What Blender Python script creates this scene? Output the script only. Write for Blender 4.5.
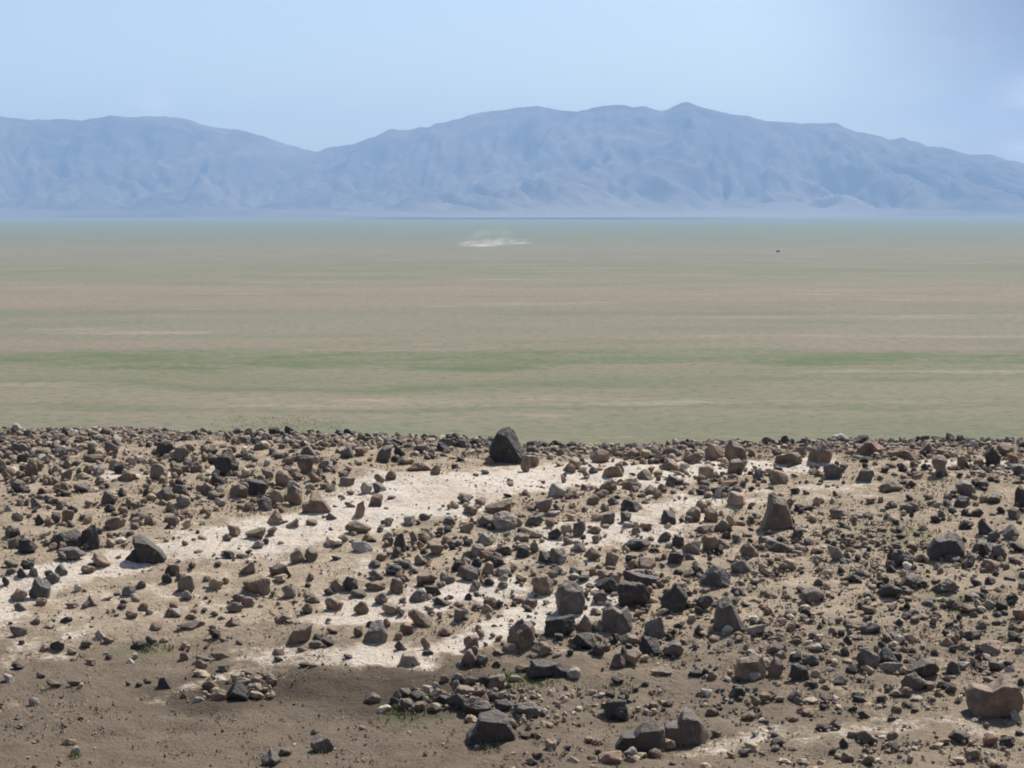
import bpy, math, random
import numpy as np
from mathutils import Vector

S = bpy.context.scene
COL = S.collection
for o in list(bpy.data.objects):
    bpy.data.objects.remove(o, do_unlink=True)

# ------------------------------------------------------------------ camera, sky, sun, exposure
W, H = 1024.0, 768.0
HFOV = math.radians(30.0)
F = (W / 2) / math.tan(HFOV / 2)              # focal length in pixels
CAM_Z = 60.0                                  # the hill stands about 60 m above the plain
HORIZON = 211.0
PITCH = math.atan((H / 2 - HORIZON) / F)
cam_d = bpy.data.cameras.new("camera")
cam = bpy.data.objects.new("camera", cam_d)
COL.objects.link(cam)
cam.location = (0, 0, CAM_Z)
cam.rotation_euler = (math.pi / 2 - PITCH, 0, 0)
cam_d.angle = HFOV
cam_d.clip_start = 0.5
cam_d.clip_end = 200000.0
S.camera = cam

SUN_EL, SUN_AZ = math.radians(52), math.radians(33)   # azimuth measured from the view direction towards the right
world = bpy.data.worlds.new("World")
S.world = world
world.use_nodes = True
nt = world.node_tree
bg = nt.nodes["Background"]
sky = nt.nodes.new("ShaderNodeTexSky")
sky.sky_type = 'NISHITA'
sky.sun_disc = False
sky.sun_elevation = SUN_EL
sky.sun_rotation = SUN_AZ
sky.altitude = 1500
sky.air_density = 1.0
sky.dust_density = 5.0
sky.ozone_density = 1.6
gen = nt.nodes.new("ShaderNodeTexCoord")
cmap = nt.nodes.new("ShaderNodeMapping"); cmap.inputs["Scale"].default_value = (9, 9, 34)
nt.links.new(gen.outputs["Generated"], cmap.inputs["Vector"])
cn = nt.nodes.new("ShaderNodeTexNoise"); cn.inputs["Scale"].default_value = 1.3; cn.inputs["Detail"].default_value = 7; cn.inputs["Roughness"].default_value = 0.55
nt.links.new(cmap.outputs[0], cn.inputs["Vector"])
def sky_patch(az, el, rad, lo, hi, most):
    """how much of a tone is mixed in round one direction of the sky: noise faded out with the angle"""
    az, el = math.radians(az), math.radians(el)
    dn = nt.nodes.new("ShaderNodeVectorMath"); dn.operation = 'DISTANCE'
    nt.links.new(gen.outputs["Generated"], dn.inputs[0])
    dn.inputs[1].default_value = (math.sin(az) * math.cos(el), math.cos(az) * math.cos(el), math.sin(el))
    fade = nt.nodes.new("ShaderNodeMapRange"); fade.interpolation_type = 'SMOOTHSTEP'
    for _i, _v in enumerate((0.0, math.radians(rad), 1.0, 0.0)): fade.inputs[_i + 1].default_value = _v
    nt.links.new(dn.outputs["Value"], fade.inputs[0])
    mr = nt.nodes.new("ShaderNodeMapRange"); mr.interpolation_type = 'SMOOTHSTEP'
    for _i, _v in enumerate((lo, hi, 0.0, most)): mr.inputs[_i + 1].default_value = _v
    nt.links.new(cn.outputs[0], mr.inputs[0])
    mu = nt.nodes.new("ShaderNodeMath"); mu.operation = 'MULTIPLY'
    nt.links.new(fade.outputs[0], mu.inputs[0]); nt.links.new(mr.outputs[0], mu.inputs[1])
    return mu.outputs[0]
last = sky.outputs[0]
for az, el, rad, lo, hi, most, tone in ((16.5, 6.5, 10.5, 0.0, 0.5, 1.0, (1.9, 2.2, 3.3)), (15.8, 2.4, 2.6, 0.40, 0.62, 0.8, (8.4, 7.9, 8.2)),  # first patch darkens the sky at upper right, the others are pale clouds
                                        (-10.6, 2.75, 1.0, 0.46, 0.66, 0.18, (10.0, 10.0, 10.0)), (11.5, 2.0, 1.2, 0.46, 0.66, 0.5, (10.0, 10.0, 10.0))):
    cmix = nt.nodes.new("ShaderNodeMix"); cmix.data_type = 'RGBA'
    nt.links.new(sky_patch(az, el, rad, lo, hi, most), cmix.inputs[0]); nt.links.new(last, cmix.inputs[6]); cmix.inputs[7].default_value = (*tone, 1)
    last = cmix.outputs[2]
nt.links.new(last, bg.inputs[0])
bg.inputs[1].default_value = 0.097

sun_d = bpy.data.lights.new("sun", 'SUN')
sun_d.energy = 4.9
sun_d.angle = math.radians(0.53)
sun_d.color = (1.0, 0.94, 0.85)
sun = bpy.data.objects.new("sun", sun_d)
COL.objects.link(sun)
sdir = Vector((math.sin(SUN_AZ) * math.cos(SUN_EL), math.cos(SUN_AZ) * math.cos(SUN_EL), math.sin(SUN_EL)))
sun.rotation_euler = sdir.to_track_quat('Z', 'Y').to_euler()
sun.location = sdir * 200

S.view_settings.view_transform = 'Standard'
S.view_settings.look = 'None'
S.view_settings.exposure = 0.5
S.view_settings.gamma = 1.0
S.view_settings.use_curve_mapping = False
S.cycles.use_denoising = True
S.cycles.max_bounces = 6
S.cycles.volume_bounces = 2
S.cycles.filter_width = 1.9
HAZE_DENSITY = 4.3e-5
HAZE_COLOR = (0.415, 0.645, 1.0)

# ------------------------------------------------------------------ numeric helpers
def _hash(ix, iy, iz, seed):
    n = (ix.astype(np.int64) * 374761393 + iy.astype(np.int64) * 668265263 + iz.astype(np.int64) * 2147483647 + seed * 974711) & 0x7fffffff
    n = ((n ^ (n >> 13)) * 1274126177) & 0x7fffffff
    n = ((n ^ (n >> 15)) * 2246822519) & 0x7fffffff
    return ((n ^ (n >> 16)) & 0xffff) / 65535.0

def vnoise(x, y, z=None, seed=0):
    """value noise, -1..1"""
    x = np.asarray(x, float); y = np.asarray(y, float)
    z = np.zeros_like(x) if z is None else np.asarray(z, float)
    fx, fy, fz = np.floor(x), np.floor(y), np.floor(z)
    u, v, w = x - fx, y - fy, z - fz
    u = u * u * u * (u * (u * 6 - 15) + 10); v = v * v * v * (v * (v * 6 - 15) + 10); w = w * w * w * (w * (w * 6 - 15) + 10)
    r = 0
    for a in (0, 1):
        for b in (0, 1):
            for c in (0, 1):
                r = r + (u if a else 1 - u) * (v if b else 1 - v) * (w if c else 1 - w) * _hash(fx + a, fy + b, fz + c, seed)
    return r * 2 - 1

def fbm(x, y, z=None, octaves=4, seed=0, gain=0.5):
    r = 0; a = 1.0; k = 1.0
    for i in range(octaves):
        r = r + a * vnoise(x * k + 17.3 * i, y * k - 9.1 * i, None if z is None else z * k + 4.7 * i, seed + i)
        a *= gain; k *= 2.03
    return r

def sstep(a, b, x):
    t = np.clip((x - a) / (b - a), 0, 1)
    return t * t * (3 - 2 * t)

def link_mesh(name, verts, faces, mats=(), smooth=False):
    me = bpy.data.meshes.new(name)
    verts = np.asarray(verts, np.float32); faces = np.asarray(faces, np.int32)
    k = faces.shape[1]
    me.vertices.add(len(verts)); me.vertices.foreach_set("co", verts.ravel())
    me.loops.add(faces.size); me.loops.foreach_set("vertex_index", faces.ravel())
    me.polygons.add(len(faces))
    me.polygons.foreach_set("loop_start", np.arange(0, faces.size, k, dtype=np.int32))
    me.polygons.foreach_set("loop_total", np.full(len(faces), k, np.int32))
    me.polygons.foreach_set("use_smooth", np.full(len(faces), smooth, bool))
    me.update(calc_edges=True)
    for m in mats:
        me.materials.append(m)
    ob = bpy.data.objects.new(name, me)
    COL.objects.link(ob)
    return ob

def grid_faces(nx, ny):
    i, j = np.meshgrid(np.arange(nx - 1), np.arange(ny - 1), indexing='xy')
    a = (j * nx + i).ravel()
    return np.stack([a, a + 1, a + nx + 1, a + nx], 1)

def float_attr(ob, name, vals):
    at = ob.data.attributes.new(name, 'FLOAT', 'POINT')
    at.data.foreach_set("value", np.asarray(vals, np.float32))

def color_attr(ob, name, rgb):
    at = ob.data.attributes.new(name, 'FLOAT_COLOR', 'POINT')
    c = np.ones((len(rgb), 4), np.float32); c[:, :3] = rgb
    at.data.foreach_set("color", c.ravel())

# node helpers
class NT:
    def __init__(self, mat):
        self.t = mat.node_tree; self.n = self.t.nodes
        self.bsdf = self.n.get("Principled BSDF")
    def new(self, kind, **kw):
        nd = self.n.new(kind)
        for k, v in kw.items():
            setattr(nd, k, v)
        return nd
    def link(self, a, b):
        self.t.links.new(a, b)
    def noise(self, vec, scale, detail=6, rough=0.55, out=0, distortion=0.0):
        nd = self.new("ShaderNodeTexNoise")
        nd.inputs["Scale"].default_value = scale; nd.inputs["Detail"].default_value = detail
        nd.inputs["Roughness"].default_value = rough; nd.inputs["Distortion"].default_value = distortion
        if vec is not None: self.link(vec, nd.inputs["Vector"])
        return nd.outputs[out]
    def math(self, op, a, b=None, clamp=False):
        nd = self.new("ShaderNodeMath", operation=op, use_clamp=clamp)
        for i, v in enumerate((a, b)):
            if v is None: continue
            if isinstance(v, (int, float)): nd.inputs[i].default_value = v
            else: self.link(v, nd.inputs[i])
        return nd.outputs[0]
    def maprange(self, v, a, b, c=0.0, d=1.0, smooth=False):
        nd = self.new("ShaderNodeMapRange", interpolation_type='SMOOTHSTEP' if smooth else 'LINEAR')
        self.link(v, nd.inputs[0])
        for i, x in enumerate((a, b, c, d)): nd.inputs[i + 1].default_value = x
        return nd.outputs[0]
    def mix(self, fac, a, b, blend='MIX'):
        nd = self.new("ShaderNodeMix", data_type='RGBA', blend_type=blend)
        for sock, v in ((nd.inputs[0], fac), (nd.inputs[6], a), (nd.inputs[7], b)):
            if isinstance(v, (int, float)): sock.default_value = v
            elif isinstance(v, tuple): sock.default_value = (*v, 1.0) if len(v) == 3 else v
            else: self.link(v, sock)
        return nd.outputs[2]
    def attr(self, name, out="Fac"):
        nd = self.new("ShaderNodeAttribute", attribute_name=name)
        return nd.outputs[out]
    def ramp(self, v, stops, interp='LINEAR'):
        nd = self.new("ShaderNodeValToRGB")
        nd.color_ramp.interpolation = interp
        el = nd.color_ramp.elements
        while len(el) < len(stops): el.new(0.5)
        for e, (p, c) in zip(el, stops):
            e.position = p; e.color = (*c, 1.0)
        self.link(v, nd.inputs[0])
        return nd.outputs[0]
    def bump(self, height, strength, dist):
        nd = self.new("ShaderNodeBump")
        nd.inputs["Strength"].default_value = strength; nd.inputs["Distance"].default_value = dist
        self.link(height, nd.inputs["Height"])
        self.link(nd.outputs[0], self.bsdf.inputs["Normal"])
    def mapping(self, vec, scale=(1, 1, 1), loc=(0, 0, 0)):
        nd = self.new("ShaderNodeMapping")
        nd.inputs["Scale"].default_value = scale; nd.inputs["Location"].default_value = loc
        self.link(vec, nd.inputs["Vector"])
        return nd.outputs[0]

def material(name, rough=0.9, spec=0.3):
    m = bpy.data.materials.new(name); m.use_nodes = True
    n = NT(m)
    n.bsdf.inputs["Roughness"].default_value = rough
    n.bsdf.inputs["Specular IOR Level"].default_value = spec
    return m, n

# ------------------------------------------------------------------ ground: the hill with the stony ridge
_k = np.array([(-400, 2.2), (-30, 1.9), (0, 1.75), (4, 2.4), (10, 5.0), (18, 7.35), (22, 7.72), (26, 7.58), (28.3, 7.38), (30.5, 7.12), (34, 6.66), (38, 6.17),
               (41, 5.82), (44, 5.60), (46, 5.60), (48, 5.76), (50.5, 6.25), (54, 7.2), (60, 9.2), (80, 17), (150, 34), (260, 50), (400, 59), (430, 60.6), (600, 60.6)])
_yy = np.arange(-400, 600, 0.1)
_dd = np.interp(_yy, _k[:, 0], _k[:, 1])
for _w in (18, 14):
    ker = np.hanning(2 * _w + 1); ker /= ker.sum()
    _dd = np.convolve(np.pad(_dd, _w, mode='edge'), ker, mode='valid')

def crest_shift(x):
    return np.interp(x, [-30, -12.5, -6.5, -3, 1.2, 5, 9, 13, 30], [-0.35, -0.28, -0.12, 0.0, 0.17, 0.19, 0.10, 0.07, -0.1])

def ground_z(x, y):
    x = np.asarray(x, float); y = np.asarray(y, float)
    d = np.interp(y, _yy, _dd)
    d = d + crest_shift(x) * sstep(30, 46, y) * (1 - sstep(60, 120, y))
    rel = 0.10 * fbm(x * 0.16, y * 0.16, octaves=3, seed=3) + 0.035 * fbm(x * 0.7 + 5, y * 0.7, octaves=3, seed=9)
    z = CAM_Z - d + rel * sstep(12, 22, y) * (1 - sstep(46, 52, y) * 0.7)
    fall = 1 - sstep(180, 420, np.abs(x)) * 1.0
    back = sstep(-390, -150, y)
    return z * fall * back - (1 - fall * back) * 0.8

def ray(px, py):
    cx, cy = (px - W / 2) / F, (H / 2 - py) / F
    c, s = math.cos(PITCH), math.sin(PITCH)
    return np.array([cx, c + cy * s, -s + cy * c])

def on_ground(px, py):
    """where the sight line through a photograph point meets the hill"""
    d = ray(px, py); d = d / d[1]
    t = np.arange(20, 50.5, 0.02)
    hz = CAM_Z + d[2] * t - ground_z(d[0] * t, t)
    i = np.argmax(hz < 0)
    if not (hz < 0).any():
        j = len(t) - 1 if hz[-1] < hz.min() + 0.01 else int(np.argmin(hz))
        return float(d[0] * t[j]), float(t[j])
    return float(d[0] * t[i]), float(t[i])

def to_pixel(x, y, z):
    c, s = math.cos(PITCH), math.sin(PITCH)
    dz = z - CAM_Z
    dep = y * c - dz * s
    return W / 2 + F * x / dep, H / 2 - F * (y * s + dz * c) / dep

# strokes of pale sand, dark dirt and green growth, each (points, radius in metres, weight)
SAND = [
    ([(585, 472), (540, 476), (500, 482), (450, 487), (410, 496)], 1.9, 1.0),
    ([(410, 498), (340, 518), (270, 537), (215, 547)], 1.35, 0.95),
    ([(215, 547), (150, 558), (110, 566), (60, 583), (0, 603)], 0.85, 0.95),
    ([(350, 558), (290, 575), (230, 592), (150, 606), (60, 622), (0, 640)], 1.5, 0.46),
    ([(445, 592), (505, 590)], 0.6, 1.0), ([(350, 612), (420, 600)], 0.6, 0.9),
    ([(575, 600), (545, 607), (515, 625), (470, 640), (420, 648), (370, 646)], 0.62, 1.0), ([(370, 646), (320, 646), (270, 652)], 0.6, 0.62),
    ([(590, 583), (600, 607)], 0.45, 1.0), ([(420, 580), (330, 600)], 0.5, 0.6),
    ([(600, 482), (640, 476), (690, 470), (750, 468), (800, 466)], 1.1, 0.85),
    ([(520, 535), (560, 540), (620, 535), (670, 522), (700, 500)], 1.2, 0.75),
    ([(780, 465), (830, 468)], 0.5, 0.7), ([(700, 550), (740, 545)], 0.5, 0.55),
    ([(920, 462), (1000, 460)], 0.6, 0.75), ([(860, 470), (900, 470)], 0.4, 0.5),
    ([(0, 468), (50, 470), (100, 472), (160, 478), (215, 472)], 0.5, 0.6),
    ([(690, 748), (740, 742), (800, 732), (880, 722), (960, 724), (1040, 735)], 0.5, 0.5),
    ([(850, 690), (900, 683), (960, 655), (1000, 645)], 0.4, 0.42),
    ([(150, 705), (185, 690), (260, 662)], 0.25, 0.5), ([(0, 700), (50, 722)], 0.3, 0.3),
    ([(560, 655), (610, 660)], 0.25, 0.45), ([(0, 520), (100, 520), (200, 520)], 1.2, 0.35),
    ([(720, 590), (790, 585)], 0.8, 0.3), ([(700, 500), (760, 500), (840, 490)], 1.2, 0.55), ([(460, 535), (520, 560), (560, 560)], 0.9, 0.5), ([(860, 480), (960, 480), (1030, 490)], 1.0, 0.4), ([(600, 510), (700, 510)], 1.0, 0.55), ([(380, 540), (360, 580)], 0.9, 0.5), ([(610, 565), (690, 560)], 0.6, 0.4),
]
DARK = [
    ([(215, 698), (280, 690), (350, 686), (430, 684)], 1.25, 1.0),
    ([(330, 668), (440, 664)], 0.35, 0.8), ([(0, 735), (150, 735), (300, 725)], 1.0, 0.35),
    ([(640, 690), (700, 690)], 0.8, 0.2), ([(0, 665), (100, 668)], 0.4, 0.3),
]
GREEN = [
    ([(880, 530), (925, 545)], 0.8, 0.7), ([(930, 603), (985, 600)], 0.35, 0.9), ([(870, 585), (820, 560)], 0.9, 0.35),
    ([(520, 683), (560, 685)], 0.3, 0.8), ([(385, 712), (420, 714)], 0.2, 0.9), ([(130, 655), (170, 650)], 0.25, 0.8),
    ([(610, 695), (640, 690)], 0.3, 0.5), ([(490, 535), (515, 540)], 0.4, 0.8), ([(230, 425), (330, 428)], 1.0, 0.7),
    ([(1000, 610), (960, 640)], 0.5, 0.4), ([(500, 660), (480, 668)], 0.25, 0.6), ([(900, 500), (840, 510)], 1.0, 0.3), ([(955, 482), (945, 480)], 0.2, 0.7),
]
def unproject(st):
    return [(np.array([on_ground(*p) for p in pts]), r, w) for pts, r, w in st]
SAND, DARK, GREEN = unproject(SAND), unproject(DARK), unproject(GREEN)

def stroke_mask(strokes, x, y):
    x = x + 0.28 * fbm(x * 0.8, y * 0.8, octaves=3, seed=21); y = y + 0.4 * fbm(x * 0.6, y * 0.6 + 30, octaves=3, seed=25)
    out = np.zeros_like(x)
    for pts, r, w in strokes:
        d2 = np.full_like(x, 1e9)
        for a, b in zip(pts[:-1], pts[1:]):
            ab = b - a; L = ab @ ab + 1e-9
            t = np.clip(((x - a[0]) * ab[0] + (y - a[1]) * ab[1]) / L, 0, 1)
            d2 = np.minimum(d2, (x - a[0] - t * ab[0]) ** 2 + (y - a[1] - t * ab[1]) ** 2)
        out = np.maximum(out, w * (1 - sstep(0.3, 1.65, np.sqrt(d2) / r)))
    return out

def axis(fine0, fine1, step, far0, far1):
    a = list(np.arange(fine0, fine1 + 1e-6, step))
    s, v = step, fine1
    while v < far1: s = min(s * 1.22, 25); v += s; a.append(v)
    s, v = step, fine0
    lo = []
    while v > far0: s = min(s * 1.22, 25); v -= s; lo.append(v)
    return np.array(lo[::-1] + a)

gx = axis(-16.5, 16.5, 0.075, -430, 430)
gy = axis(23, 52, 0.075, -395, 440)
GX, GY = np.meshgrid(gx, gy)
GZ = ground_z(GX, GY)
near = (np.abs(GX) < 20) & (GY > 20) & (GY < 56)
micro = np.zeros_like(GZ)
micro[near] = 0.026 * fbm(GX[near] * 2.6, GY[near] * 2.6, octaves=3, seed=40, gain=0.6)
m_ground, n = material("stony_ground", 0.95, 0.12)
tc = n.new("ShaderNodeTexCoord").outputs["Object"]
big = n.noise(tc, 0.35, 5); mid = n.noise(tc, 1.9, 8, 0.62); fine = n.noise(tc, 11, 6, 0.65); grit = n.noise(tc, 42, 3, 0.7)
sand = n.attr("sand"); dark = n.attr("dirt"); green = n.attr("green"); light = n.attr("light")
base = n.mix(n.maprange(mid, 0.33, 0.68), (0.135, 0.104, 0.074), (0.235, 0.185, 0.130))
base = n.mix(n.math('MULTIPLY', n.maprange(big, 0.35, 0.7), 0.5), base, (0.175, 0.142, 0.108))
base = n.mix(n.math('MULTIPLY', light, n.maprange(mid, 0.3, 0.6, 0.45, 0.95)), base, n.mix(fine, (0.34, 0.268, 0.185), (0.46, 0.375, 0.275)))
dmask = n.math('MULTIPLY', dark, n.maprange(mid, 0.25, 0.6, 0.65, 1.0), clamp=True)
base = n.mix(dmask, base, n.mix(fine, (0.040, 0.031, 0.023), (0.080, 0.061, 0.045)))
sm = n.math('ADD', sand, n.math('MULTIPLY', n.math('ADD', n.math('SUBTRACT', mid, 0.5), n.math('MULTIPLY', n.math('SUBTRACT', fine, 0.5), 0.6)), 1.35))
sm = n.maprange(sm, 0.26, 0.84, 0.0, 1.0, True)
sandc = n.mix(n.maprange(fine, 0.3, 0.7), (0.50, 0.425, 0.340), (0.70, 0.640, 0.560))
sandc = n.mix(n.math('MULTIPLY', n.maprange(big, 0.5, 0.75), 0.5), sandc, (0.42, 0.315, 0.215))
sandc = n.mix(n.maprange(sm, 0.35, 0.95), n.mix(fine, (0.36, 0.285, 0.200), (0.47, 0.385, 0.285)), sandc)
colr = n.mix(n.math('MULTIPLY', sm, 0.95), base, sandc)
gm = n.maprange(n.math('ADD', green, n.math('MULTIPLY', n.math('SUBTRACT', fine, 0.5), 1.0)), 0.35, 0.95, 0, 0.55)
colr = n.mix(gm, colr, (0.105, 0.125, 0.055))
speck = n.maprange(grit, 0.60, 0.72)
colr = n.mix(n.math('MULTIPLY', speck, n.maprange(mid, 0.35, 0.6, 0.1, 0.7)), colr, (0.40, 0.335, 0.265))
speck2 = n.maprange(n.noise(n.mapping(tc, (1, 1, 1), (31, 7, 0)), 17, 5, 0.7), 0.53, 0.68)
colr = n.mix(n.math('MULTIPLY', speck2, n.maprange(dark, 0.1, 0.6, 0.5, 0.12)), colr, (0.085, 0.070, 0.060))
n.link(colr, n.bsdf.inputs["Base Color"])
n.bump(n.math('ADD', n.math('MULTIPLY', fine, 0.9), n.math('MULTIPLY', grit, 0.4)), 0.9, 0.09)
ground = link_mesh("ground", np.stack([GX.ravel(), GY.ravel(), (GZ + micro).ravel()], 1), grid_faces(len(gx), len(gy)), [m_ground], True)
ground["kind"] = "structure"
fx, fy = GX.ravel(), GY.ravel()
def near_mask(strokes):
    v = np.zeros(len(fx)); k = near.ravel()
    v[k] = stroke_mask(strokes, fx[k], fy[k]); return v
sand_v = near_mask(SAND)
float_attr(ground, "sand", sand_v)
dirt_v = near_mask(DARK)
dirt_v = np.maximum(dirt_v, 0.42 * (1 - sstep(28.5, 31.5, fy + 0.05 * fx)) * sstep(18, 22, fy) * (1 - sstep(-2, 5, fx) * 0.8))
float_attr(ground, "dirt", dirt_v)
float_attr(ground, "green", near_mask(GREEN))
light_v = sstep(30.2, 33, fy) * (1 - sstep(43.5, 46.5, fy)) * (1 - 0.35 * sstep(3, 8, fx)) + 0.22 + 0.45 * sstep(4, 8, fx) * (1 - sstep(28, 33, fy)) * sstep(10, 20, fy)
float_attr(ground, "light", np.clip(light_v, 0, 1))

# ------------------------------------------------------------------ plain
def plain_dist(py):
    return CAM_Z * F / (py - HORIZON)
px_ = np.linspace(-30000, 30000, 61); py_ = np.concatenate([np.linspace(-2500, 3000, 30), np.linspace(3200, 28500, 60)])
PX, PY = np.meshgrid(px_, py_)
m_plain, n = material("steppe", 0.95, 0.1)
tc = n.new("ShaderNodeTexCoord").outputs["Object"]
sx = n.new("ShaderNodeSeparateXYZ"); n.link(tc, sx.inputs[0])
wob = n.noise(n.mapping(tc, (0.7, 1, 1)), 0.0014, 10, 0.62)
wob2 = n.noise(n.mapping(tc, (0.6, 1, 1), (900, 400, 0)), 0.0065, 10, 0.66)
wob3 = n.noise(n.mapping(tc, (0.8, 1, 1), (50, 4000, 0)), 0.03, 9, 0.70)
# belts of vegetation lie across the plain; distance is compressed by a logarithm so one ramp can hold them all
ly = n.math('LOGARITHM', n.math('MAXIMUM', n.math('ADD', sx.outputs[1], n.math('MULTIPLY', sx.outputs[0], -0.04)), 100.0), 10.0)
ly = n.math('ADD', ly, n.math('MULTIPLY', n.math('SUBTRACT', wob, 0.5), 0.05))
ly = n.math('ADD', ly, n.math('MULTIPLY', n.math('SUBTRACT', wob2, 0.5), 0.16))
def lp(py): return (math.log10(plain_dist(py)) - 2.5) / 2.0
u = n.maprange(ly, 2.5, 4.5)
tan_, grn, olv, pink, gry = (0.222, 0.180, 0.128), (0.085, 0.122, 0.042), (0.180, 0.170, 0.106), (0.245, 0.186, 0.136), (0.200, 0.180, 0.128)
stops = [(440, (0.160, 0.162, 0.098)), (424, (0.185, 0.176, 0.115)), (413, tan_), (407, olv), (402, tan_), (396, gry), (389, tan_), (384, olv), (378, olv), (373, olv), (368, tan_), (363, olv), (353, olv), (349, tan_),
         (343, tan_), (325, gry), (312, olv), (306, tan_), (302, pink), (297, tan_), (288, pink), (282, gry), (270, olv), (255, gry), (248, tan_), (240, olv), (225, gry)]
stops = sorted([(lp(p), c) for p, c in stops])
belt = n.ramp(u, stops[:32])
patch = n.math('MULTIPLY', n.math('ADD', wob2, wob3), 0.5)
c1 = n.mix(n.maprange(patch, 0.46, 0.60, 0, 0.6), belt, (0.240, 0.192, 0.136))
c1 = n.mix(n.maprange(n.noise(n.mapping(tc, (0.5, 1, 1), (7000, 100, 0)), 0.010, 10, 0.70), 0.49, 0.61, 0, 0.42), c1, (0.130, 0.136, 0.074))
c1 = n.mix(n.maprange(n.noise(n.mapping(tc, (0.3, 1, 1), (300, 9100, 0)), 0.018, 9, 0.68), 0.57, 0.66, 0, 0.6), c1, (0.37, 0.30, 0.225))
spk = n.noise(tc, 0.22, 7, 0.72)
c1 = n.mix(n.maprange(spk, 0.48, 0.66, 0, 0.7), c1, (0.075, 0.088, 0.042))
c1 = n.mix(n.maprange(n.noise(n.mapping(tc, (1, 1, 1), (77, 30, 0)), 0.16, 7, 0.72), 0.54, 0.68, 0, 0.4), c1, (0.29, 0.24, 0.18))
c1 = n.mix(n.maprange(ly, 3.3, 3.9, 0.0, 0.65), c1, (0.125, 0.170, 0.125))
gstops = sorted([(lp(y_), (w_, w_, w_)) for y_, w_ in ((412, 0), (407, .7), (402, 0), (386, 0), (381, .8), (376, .1), (369, 0.2), (364, 1), (353, 1), (347, 0), (338, 0), (335, .3), (331, 0))])
gb = n.ramp(u, gstops)
gn = n.math('ADD', n.math('MULTIPLY', wob2, 0.4), n.math('ADD', n.math('MULTIPLY', wob3, 0.35), n.math('MULTIPLY', spk, 0.25)))
gbr = n.math('MULTIPLY', gb, n.maprange(gn, 0.458, 0.54, 0.12, 0.88))
c1 = n.mix(gbr, c1, (0.080, 0.112, 0.038))
# a dark strip coloured into the plain at the foot of the main range
fary = n.math('MULTIPLY', n.maprange(sx.outputs[1], 13800, 14600, 0, 1), n.maprange(sx.outputs[1], 17000, 17600, 1, 0))
farx = n.math('MULTIPLY', n.maprange(sx.outputs[0], -1400, -900, 0, 1), n.maprange(sx.outputs[0], 1000, 2200, 1, 0))
c1 = n.mix(n.math('MULTIPLY', fary, farx), c1, (0.02, 0.024, 0.03))
c1 = n.mix(n.maprange(ly, 2.7, 3.4, 0.16, 0.0), c1, (0.118, 0.124, 0.076))
n.link(n.mix(1.0, c1, (0.86, 0.88, 0.90), 'MULTIPLY'), n.bsdf.inputs["Base Color"])
plain = link_mesh("plain", np.stack([PX.ravel(), PY.ravel(), np.zeros(PX.size)], 1), grid_faces(len(px_), len(py_)), [m_plain])
plain["kind"] = "structure"

# ------------------------------------------------------------------ mountains
SIL = np.array([(-900, 205), (-560, 170), (-300, 135), (-120, 130), (0, 124), (20, 122), (40, 124), (70, 121), (90, 122), (118, 118), (140, 120), (165, 117), (185, 122), (210, 128), (232, 128),
    (250, 133), (275, 141), (300, 148), (312, 150), (325, 146), (350, 144), (372, 136), (388, 128), (410, 127), (430, 124), (455, 117), (490, 109), (515, 106), (540, 104), (560, 107),
    (580, 110), (600, 106), (620, 105), (645, 108), (660, 112), (682, 105), (700, 111), (730, 117), (760, 124), (800, 127), (832, 126), (860, 136), (880, 143), (895, 140), (915, 145),
    (940, 149), (960, 156), (980, 156), (1000, 162), (1024, 166), (1150, 178), (1350, 196), (1600, 207)], float)
YR = 24500.0
mx = np.arange(-12000, 12001, 36.0); my = np.arange(17300, 28301, 50.0)
MX, MY = np.meshgrid(mx, my)
yr = YR + 700 * vnoise(MX / 3000, MX * 0 + 2.2, seed=5) + 260 * vnoise(MX / 800, MX * 0 + 7.7, seed=6)
rh = np.interp(512 + F * MX / YR, SIL[:, 0], HORIZON - SIL[:, 1]) / F * YR + CAM_Z
rh = rh + np.clip(rh / 900, 0, 1) * (24 * fbm(MX / 520, MX * 0 + 3.3, octaves=4, seed=44, gain=0.6))
wx = MX + 420 * fbm(MX / 2600, MY / 2600, octaves=3, seed=51)
wy = MY + 420 * fbm(MX / 2600 + 40, MY / 2600, octaves=3, seed=57)
spur = 1 - np.abs(fbm(wx / 1150, wy / 5600, octaves=5, seed=60, gain=0.58))
spur2 = 1 - np.abs(fbm(wx / 400 + 9, wy / 1300, octaves=5, seed=66, gain=0.6))
foot = 19600 + 900 * vnoise(MX / 2300, MX * 0 + 1.1, seed=71)
t = np.clip((MY - foot) / (yr - foot), 0, 1)
tb = np.clip((MY - yr) / 2600, 0, 1)
prof = np.where(MY <= yr, 0.10 * t + 0.90 * t ** 1.35, 1 - sstep(0, 1, tb))
mask = 4 * t * (1 - t) * (MY <= yr) + 0.9 * sstep(0.05, 0.4, tb) * (MY > yr)
z = rh * prof
z = z + rh * mask * (0.24 * (spur - 0.64) + 0.12 * (spur2 - 0.6)) + 14 * (spur2 - 0.6) * t
apron = 75 * sstep(17700, 20800, MY) * (1 - sstep(25000, 28000, MY))
z = np.maximum(z, 0) + apron * (1 - t) * np.clip(rh / 700, 0, 1) - 1.0
z = np.minimum(z, np.where(MY < yr, CAM_Z + (rh - CAM_Z) * MY / YR * 0.985 + 12, 1e9))
m_mtn, n = material("mountain_rock", 0.95, 0.1)
tc = n.new("ShaderNodeTexCoord").outputs["Object"]
c = n.mix(n.maprange(n.noise(tc, 0.0007, 9, 0.62), 0.36, 0.66), (0.034, 0.031, 0.028), (0.145, 0.115, 0.092))
c = n.mix(n.maprange(n.noise(tc, 0.004, 8, 0.65), 0.45, 0.7, 0, 0.6), c, (0.20, 0.16, 0.128))
sz = n.new("ShaderNodeSeparateXYZ"); n.link(tc, sz.inputs[0])
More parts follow.
